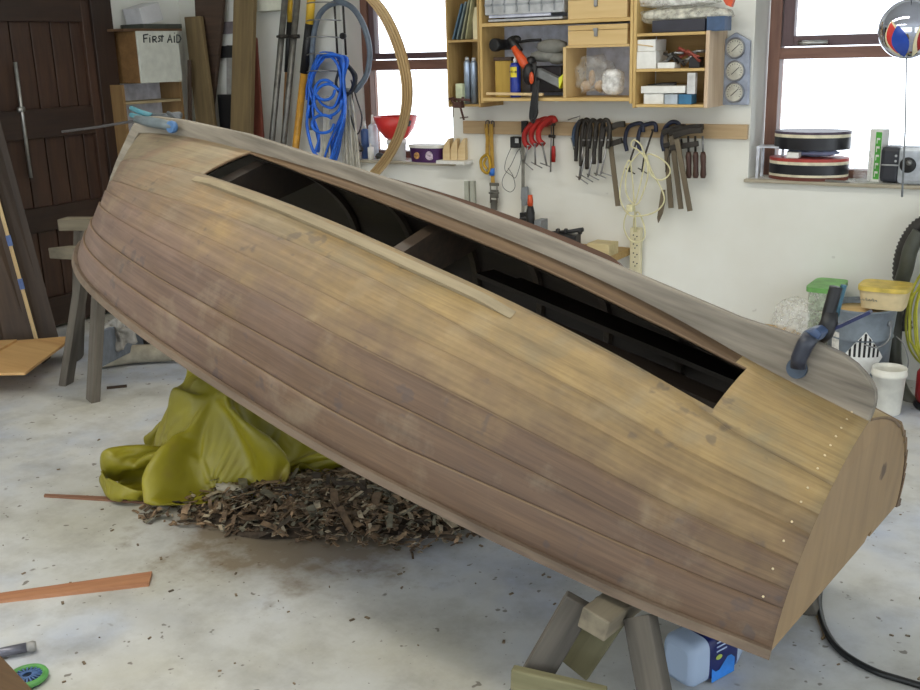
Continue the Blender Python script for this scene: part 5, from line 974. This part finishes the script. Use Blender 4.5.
# ------------------------------------------------------------------ heap of wood scraps under the boat
def scraps(n, big):
    m_ = MB(); c = np.array([-2.30, 2.70])
    for i in range(n):
        while True:
            p = rng.normal(0, 1, 2)*[.34, .19]
            if abs(p[0]) < .62 and abs(p[1]) < .34: break
        q = c+np.array([p[0]*.97+p[1]*.2, p[1]+p[0]*.26]); hgt = .042*max(0., 1-(p[0]/.60)**2-(p[1]/.32)**2)
        l = rng.uniform(.012, .05)*(2.6 if i < big else 1); w = rng.uniform(.006, .02)*(2.2 if i < big else 1); th = rng.uniform(0, math.pi); tl = rng.uniform(-.5, .5); cu = rng.uniform(-.012, .012)
        ax = np.array([math.cos(th)*math.cos(tl), math.sin(th)*math.cos(tl), math.sin(tl)]); bx = np.array([-math.sin(th), math.cos(th), rng.uniform(-.3, .3)]); up = np.cross(ax, bx); z = hgt+rng.uniform(.002, .022)+abs(math.sin(tl))*l/2
        o = np.array([q[0], q[1], z]); vs = []
        for a in (-.5, 0, .5):
            for b in (-.5, .5): vs.append(o+ax*a*l+bx*b*w*(1-.3*rng.random())+up*(cu*(1-abs(a)*2)))
        m_.add(vs+[v-up*.0015 for v in vs], [(0, 1, 3, 2), (2, 3, 5, 4), (6, 8, 9, 7), (8, 10, 11, 9), (0, 6, 7, 1), (4, 5, 11, 10), (0, 2, 8, 6), (2, 4, 10, 8), (1, 7, 9, 3), (3, 9, 11, 5)], None, int(rng.choice([0, 0, 1, 1, 2, 3, 4], p=None)))
    vs = []; N, K = 60, 10
    for i in range(N):
        a = 2*math.pi*i/N
        for j in range(K+1): q = j/K; r = 1+.15*math.sin(3*a+1)+.1*math.sin(7*a); px, py = q*r*.58*math.cos(a), q*r*.30*math.sin(a); vs.append((c[0]+px*.97+py*.2, c[1]+py+px*.26, .003+.034*(1-q*q)*(1+.3*math.sin(9*a)*q)))
    m_.add(vs, [(i*(K+1)+j, ((i+1) % N)*(K+1)+j, ((i+1) % N)*(K+1)+j+1, i*(K+1)+j+1) for i in range(N) for j in range(K)], None, 3, True)
    return m_
sc_m = [paint((104, 84, 64), .8, 0, .4, 30), paint((136, 112, 86), .8, 0, .4, 30), paint((176, 160, 134), .8, 0, .3, 30), paint((74, 62, 50), .85, 0, .4, 25), paint((118, 112, 94), .8, 0, .3, 30)]
solo('wood_scraps', scraps(3300, 260), sc_m, 'heap of brown wood scraps and shavings under the boat', 'scraps', None, 0, 'stuff')
d = MB()
for i in range(90):
    px, py = rng.uniform(-20, 930), rng.uniform(440, 690)
    if 450 < px < 800 and py < 520: continue
    q = onz(px, py); s = rng.uniform(.002, .008); a = rng.uniform(0, 3.1); d.box(q+[0, 0, .002], (s*2.2, s, .003), [[math.cos(a), math.sin(a), 0], [-math.sin(a), math.cos(a), 0], [0, 0, 1]])
solo('floor_litter', d, [paint((118, 102, 82), .8, 0, .4, 30)], 'small scattered wood chips all over the concrete floor', 'chips', None, 0, 'stuff')
pr = MB(); q = onz(289, 500, .03); pr.ball(q, 1, 12, sq=(.03, .02, .03), jit=.3); solo('blue_scrap', pr, paint((84, 122, 150), .6), 'small blue plastic scrap on top of the wood scrap heap', 'scrap')
pr = MB(); q = onz(232, 492, .03); pr.ball(q, 1, 16, sq=(.09, .035, .03), jit=.5); solo('paper_scrap', pr, paint((190, 182, 164), .8), 'crumpled whitish paper at the tarpaulin side of the scrap heap', 'paper')
# ------------------------------------------------------------------ clamps on the boat
def bt_path(pts, yb): return [bp(x, y, p[0] if p else yb) for x, y, *p in pts]
gc = thing('trigger_clamp', bp(800, 372, -.04), 'black and blue one-handed trigger clamp gripping the keel at the stern', 'clamp')
build('pad_jaw', MB().tube(bt_path([(811, 336), (805, 345), (799, 358), (798, 368)], -.036), [.020, .020, .019, .018], 12), paint((44, 48, 60), .4), gc)
d = MB(); d.lathe(bp(797.5, 368, -.016), [(.024, 0), (.026, .004), (.024, .012)], BM[1]*-1, 18); build('pad', d, paint((58, 72, 88), .5), gc)
d = MB(); d.prism([bp(x, y, -.03) for x, y in ((801, 332), (815, 328), (822, 334), (816, 343), (804, 342))], BM[1], .09); build('jaw_bridge', d, paint((58, 76, 108), .35), gc, .006)
build('bar', MB().tube(bt_path([(818, 334), (842, 325), (871, 311.5)], .05), 0, flat=(.022, .008, (0, 0, 1))), paint((34, 40, 78), .3, .4), gc)
build('body', MB().tube(bt_path([(818, 340), (824, 333), (829, 323), (831, 312)], .045), [.017, .022, .021, .017], 12), black, gc)
build('grip', MB().tube(smooth(bt_path([(826, 328), (829, 312), (833, 298), (836, 287)], .045)), .0155, 12), black, gc); build('trigger', MB().tube(smooth(bt_path([(836, 316), (839, 303), (842, 292), (844, 285)], .06)), .0075, 10), paint((48, 92, 108), .45), gc)
g2 = thing('bar_clamp', bp(152, 122, 0), 'teal and grey bar clamp gripping the bow, long bar pointing at the door', 'clamp')
build('bar', MB().tube(bt_path([(64, 131.5), (95, 127.5), (140, 120)], .07), 0, flat=(.022, .009, (0, 0, 1))), paint((70, 66, 66), .4, .5), g2)
d = MB(); d.tube(bt_path([(136, 119), (150, 122), (163, 124.5), (174, 127)], -.045), [.014, .019, .019, .016], 12); build('jaw_body', d, paint((92, 102, 106), .45), g2)
d = MB(); d.tube(bt_path([(131, 108, .02), (140, 112, .02), (152, 116, .02)], 0), [.009, .010, .011], 10); d.tube(bt_path([(131, 115, 0.), (142, 118, 0.)], 0), .009, 10); build('handle', d, teal, g2)
d = MB(); d.tube(bt_path([(152, 117), (163, 119), (180, 115)], .03), [.016, .02, .012], 10); d.tube(bt_path([(168, 113), (180, 119)], .02), .008, 8); build('sliding_jaw', d, paint((84, 88, 92), .4, .3), g2)
d = MB(); d.lathe(bp(172, 127, -.05), [(.02, -.01), (.022, 0), (.02, .01)], BM[1], 14); build('pad', d, paint((70, 112, 160), .5), g2)
# ------------------------------------------------------------------ bench behind the boat with small tools
bz = bw(545, 232, .25)[2]-.02
bn = thing('workbench', (-2.35, YB-.24, 0), 'plain wooden workbench mostly hidden behind the boat', 'workbench'); xa_, xb_ = bw(455, 205, .3)[0]-.3, bw(612, 255, .3)[0]-.02; bzz = bw(598, 256, .3)[2]
build('bench_top', MB().box(((xa_+xb_)/2, YB-.21, bzz-.02), (xb_-xa_, .40, .04)), tanboard, bn, .003)
for x in (xa_+.08, xb_-.25):
    for y in (YB-.37, YB-.06): build('leg', MB().box((x, y, (bzz-.04)/2), (.06, .06, bzz-.04)), tanboard, bn)
def on_bench(name, px0, px1, ytop, off, dep, mat, lab, cat):
    a, b = bw(px0, ytop, off), bw(px1, ytop, off); return solo(name, MB().box(((a[0]+b[0])/2, YB-off+dep/2, (bzz+a[2])/2), (b[0]-a[0], dep, a[2]-bzz)), mat, lab, cat, None, .003)
on_bench('wooden_box', 587, 609, 243, .30, .12, wood((176, 160, 116), (204, 188, 144), .6), 'pale wooden box on the bench end below the dark clamps', 'box')
on_bench('grey_block', 534, 541, 220, .25, .08, grey, 'small grey-brown block beside the orange glue bottle', 'block')
g_ = thing('glue_bottle', bw(531, 215, .24), 'black glue bottle with an orange nozzle on the bench', 'bottle'); q = bw(530.5, 225, .24); q[2] = bzz; h = bw(530.5, 206, .24)[2]-bzz; build('bottle', MB().lathe(q, [(.024, 0), (.024, h*.85), (.016, h)], n=16), black, g_); build('nozzle', MB().lathe(q+[0, 0, h], [(.014, 0), (.016, .02), (.012, .06)], n=14), orange, g_)
on_bench('dark_box', 519, 527, 218, .22, .06, black, 'small black box on the bench under the long bar clamp', 'box')
for i, x in enumerate((467, 473)): d = MB(); a = bw(x, 181, .1); d.box((a[0], YB-.1, (bzz+a[2])/2), (.028, .02, a[2]-bzz)); solo('metal_bar', d, paint((170, 172, 160), .5), ['upright pale metal bar behind the keel, first from the window', 'upright pale metal bar behind the keel, beside the yellow strap'][i], 'bar', 'pale metal bars behind the keel')
kz = bw(570, 232, .2)[2]; kd = MB(); kd.tube(wpath([(552, 233, .2), (570, 231.5, .2), (583, 229.5, .2)], .2), [.010, .011, .012], 10); 
for x in (558, 566, 580): kd.lathe(bw(x, 231.5, .2), [(.016, -.008), (.018, 0), (.016, .008)], (1, .1, .1), 12)
kd.box((bw(570, 238, .2)[0], YB-.2, (bzz+kz-.01)/2), (.10, .06, kz-.01-bzz)); solo('bench_vice', kd, paint((48, 48, 50), .4, .4), 'small dark tool with ringed rods on the bench behind the keel', 'tool')
# ------------------------------------------------------------------ right corner: drum, tubs, bucket, hose, yellow cable
pc = np.array([-.985, 4.86, 0.]); 
def fit_z(px, py, y): return ony(px, py, y)[2]
dz = fit_z(868, 305, pc[1]); r0, r1 = .122, .152
c_ = ony(862, 305, pc[1]); pc[0] = c_[0]; du = thing('steel_drum', pc, 'grey-blue pail drum with a striped hazard diamond against the wall', 'drum')
build('body', MB().lathe(pc, [(r0, 0), (r0+.005, .01), (r0+(r1-r0)*.60, dz*.66), (r0+(r1-r0)*.63+.006, dz*.68), (r0+(r1-r0)*.66, dz*.70), (r1, dz-.012), (r1+.008, dz), (r1-.006, dz), (r1-.012, dz-.02), (0, dz-.022)], n=40), paint((122, 132, 142), .45, .1), du)
build('contents', MB().lathe(pc+[0, 0, dz-.021], [(r1-.014, 0), (0, .004)], n=30), card, du)
vw = math.atan2(-pc[1], -pc[0])     # towards the photographer
def on_drum(a, z, e=.0015): r = r0+(r1-r0)*z/dz+e; return pc+np.array([r*math.cos(vw+a), r*math.sin(vw+a), z])
def drum_patch(f, mat, nm, na=12, nz_=6, e=.0015):
    m_ = MB(); vs = [on_drum(*f(i/na, j/nz_), e) for i in range(na+1) for j in range(nz_+1)]; m_.add(vs, [(i*(nz_+1)+j, (i+1)*(nz_+1)+j, (i+1)*(nz_+1)+j+1, i*(nz_+1)+j+1) for i in range(na) for j in range(nz_)]); return build(nm, m_, mat, du)
zc_, hz, ac, ha = dz*.50, .125, .18, .66
dm = drum_patch(lambda u, v: (ac+ha*(2*u-1), zc_+hz*(2*v-1)*(1-abs(2*u-1))), white, 'hazard_diamond', 24, 8)
for k in range(7):
    u0 = -.66+k*.22-.055; u1 = u0+.11
    m_ = MB(); vs = []
    for i in range(5): u = u0+(u1-u0)*i/4; t_ = (1-abs(u))*.95; vs += [on_drum(ac+ha*u, zc_+.004, .003), on_drum(ac+ha*u, zc_+hz*max(t_, .03), .003)]
    m_.add(vs, [(2*i, 2*i+2, 2*i+3, 2*i+1) for i in range(4)]); build('stripe', m_, black, dm)
a_ = ac; t = np.array([math.cos(vw+a_), math.sin(vw+a_), 0]); tx = np.array([-math.sin(vw+a_), math.cos(vw+a_), 0]); text('9', .04, on_drum(a_, zc_-.085, .003), [tx, [0, 0, 1], t], black, dm, .0005, 'numeral')
drum_patch(lambda u, v: (-.95+.32*u, dz*.40+.15*v), paint((212, 210, 204), .6, 0, .15, 60), 'paper_label')
ea = .95; e0_ = on_drum(ea, dz*.86, .004); build('ear', MB().lathe(e0_, [(.016, -.004), (.016, .008)], on_drum(ea, .1, 1)-on_drum(ea, .1, 0), 12), grey, du)
build('handle', MB().tube(smooth([on_drum(ea, dz*.86, .008), on_drum(ea-.1, dz*.7, .02), on_drum(ea-.45, dz*.63, .02), on_drum(ea-.8, dz*.66, .014)]), .0035, 6), steel, du)
tb_ = thing('food_tub', pc+[.05, 0, dz], 'cream plastic tub with a yellow lid standing on the grey drum', 'tub')
tc_ = ony(884.5, 300, pc[1]); tc_[2] = dz+.0015; hx = (ony(911, 285, pc[1]-.05)[0]-ony(858, 285, pc[1]-.05)[0])/2*.93; th_ = .10
build('tub', ovalz(tc_, hx, .085, th_*.82, 5, 40, .88), paint((222, 202, 158), .5, 0, .06), tb_); build('lid', ovalz(tc_+[0, 0, th_*.82], hx*1.05, .092, th_*.2, 5, 40, 1), paint((216, 190, 92), .45), tb_)
d = MB(); fy = tc_[1]-.083
for k in range(7): x = tc_[0]-.11+k*.014; d.tube([(x, fy, dz+th_*.40), (x+.006, fy, dz+th_*(.52 if k % 2 else .46)), (x+.01, fy, dz+th_*.38)], .0014, 5)
build('handwriting', d, grey, tb_)
bkp = onz(886, 412); bu = thing('bucket', bkp, 'small white plastic bucket on the floor in front of the grey drum', 'bucket'); bh = fit_z(887, 367, bkp[1])
build('body', MB().lathe(bkp, [(.058, 0), (.06, .005), (.069, bh*.82), (.074, bh*.83), (.075, bh*.9), (.071, bh*.91), (.073, bh), (.068, bh), (.066, bh*.9), (.056, .012), (0, .01)], n=32), paint((226, 224, 214), .5, 0, .06), bu)
ev = RM[0]*.074; build('handle', MB().tube(smooth([bkp+ev+[0, 0, bh*.87], bkp+ev*1.05+[0, 0, bh*1.15], bkp+ev*.7+[0, 0, bh*1.5], bkp+ev*.1+[0, .05, bh*1.62]]), .0025, 6), steel, bu)
# green-lidded tub and bagged things behind the clamp
gy = 5.02; g0, g1 = ony(812, 285, gy), ony(843, 283, gy); gx = (g0[0]+g1[0])/2; gzt = fit_z(828, 288, gy)
gt = thing('storage_tub', (gx, gy, 0), 'tall translucent tub with a green lid behind the trigger clamp', 'tub'); build('tub', ovalz(np.array([gx, gy, 0]), (g1[0]-g0[0])/2*.95, .11, gzt, 6, 40, .85), clear((196, 214, 190), .6), gt)
build('lid', ovalz(np.array([gx, gy, gzt]), (g1[0]-g0[0])/2*1.06, .125, .022, 6, 40, 1), paint((112, 172, 92), .45), gt)
kz0 = fit_z(790, 345, 4.9); a, b = ony(752, 330, 4.95), ony(815, 345, 4.95); d = MB(); d.box(((a[0]+b[0])/2, 4.98, kz0/2), (b[0]-a[0], .34, kz0)); solo('wooden_crate', d, wood((150, 124, 76), (182, 154, 104), .7), 'low wooden crate hidden behind the keel carrying the clear bag', 'crate', None, .004)
c0 = ony(796, 320, 4.92); d = MB(); h_ = (fit_z(796, 300, 4.92)-kz0)/2; d = crumple((c0[0], 4.92, kz0+h_*1.1), (ony(818, 320, 4.92)[0]-ony(774, 320, 4.92)[0])/2, .12, h_, .1, 44, 12); solo('plastic_bag', d, clear((240, 240, 236), .5, .12), 'crumpled clear plastic bag lying behind the keel near the clamp', 'bag')
c0 = ony(770, 322, 4.9); d = MB(); 
for k, (dx, z_, an) in enumerate(((-.02, .03, .15), (.05, .055, -.1), (.0, .08, .05))): d.beam((c0[0]+dx-.09, 4.87+.03*k, kz0+z_-.012), (c0[0]+dx+.12, 4.9, kz0+z_-.012+an*.05), .04, .022)
solo('wood_offcut', d, wood((176, 138, 70), (206, 172, 100), .6), 'yellowish wood offcuts lying beside the clear bag', 'offcuts')
# vacuum hose and yellow cable on the right
hs = thing('vacuum_hose', ony(905, 300, 4.95), 'ribbed dark vacuum hose looped on the wall beside the yellow cable', 'hose')
P = [(905, 330, .08), (901, 290, .08), (901, 262, .09), (908, 240, .10), (922, 224, .11), (945, 220, .12), (970, 236, .12), (985, 275, .12), (980, 330, .12)]; path = smooth(wpath(P, .1), 12); rr = [.037 if i % 2 else .030 for i in range(len(path))]; build('ribbed_loop', MB().tube(path, rr, 12), paint((58, 56, 54), .6), hs)
path = smooth(wpath([(920, 232, .16), (911, 248, .17), (906, 268, .16), (901, 285, .12), (897, 310, .10), (894, 345, .12), (896, 375, .2), (906, 398, .3), (925, 412, .34)], .1), 8); build('smooth_tail', MB().tube(path, .034, 12), paint((72, 74, 66), .5), hs)
yc_ = MB()
for i in range(5):
    k = (0, 4, 8, 3, 10)[i]; w_ = (0, 3, -2, 6, 2)[i]
    yc_.tube(smooth(wpath([(930+k, 266-w_), (916+k, 282+w_), (908+k*.9, 306-w_), (906+k*1.1, 330+w_), (912+k*.8, 353-w_), (930, 366+w_), (950-k, 340), (952-k, 300), (944, 274)], .15+.018*i), 5, True), .0055, 6, closed=True)
solo('yellow_cable', yc_, paint((206, 204, 70), .45), 'bright yellow cable coil hanging in front of the vacuum hose', 'cable')
q = onz(925, 405); rv = thing('shop_vacuum', q+[.1, .1, 0], 'red and dark canister standing on the floor below the yellow cable', 'vacuum'); q = onz(938, 408)
build('canister', MB().lathe(q+[0, 0, .03], [(.09, 0), (.10, .02), (.10, .13), (.08, .16), (0, .18)], n=28), paint((150, 30, 34), .4), rv); build('base', MB().lathe(q, [(.098, 0), (.105, .01), (.10, .03)], n=28), black, rv); build('head', MB().lathe(q+[0, 0, .205], [(.05, 0), (.045, .04), (0, .06)], n=20), black, rv)
# ------------------------------------------------------------------ light
W_ = bpy.data.worlds.new('daylight'); S.world = W_; W_.use_nodes = True; bg = W_.node_tree.nodes['Background']; bg.inputs[0].default_value = (.86, .93, 1., 1); bg.inputs[1].default_value = 3.2
def area(name, loc, rot, sx, sy, e, col=(1, 1, 1)):
    l = bpy.data.lights.new(name, 'AREA'); l.shape = 'RECTANGLE'; l.size = sx; l.size_y = sy; l.energy = e; l.color = col; o = bpy.data.objects.new(name, l); COL.objects.link(o); o.location = loc; o.rotation_euler = rot; return o
area('ceiling_tube_light', (-2.4, 1.1, 2.66), (0, 0, 0), 3.0, .25, 45, (1, .95, .84)); area('ceiling_tube_light', (-2.2, 3.4, 2.66), (0, 0, 0), 3.0, .25, 30, (1, .95, .84))
S.view_settings.view_transform = 'Standard'; S.view_settings.look = 'None'; S.view_settings.gamma = 1; S.view_settings.use_curve_mapping = False; S.view_settings.exposure = 0.0
S.cycles.max_bounces = 8; S.cycles.diffuse_bounces = 5; S.cycles.transparent_max_bounces = 16; S.cycles.caustics_reflective = False; S.cycles.caustics_refractive = False; S.cycles.sample_clamp_indirect = 6
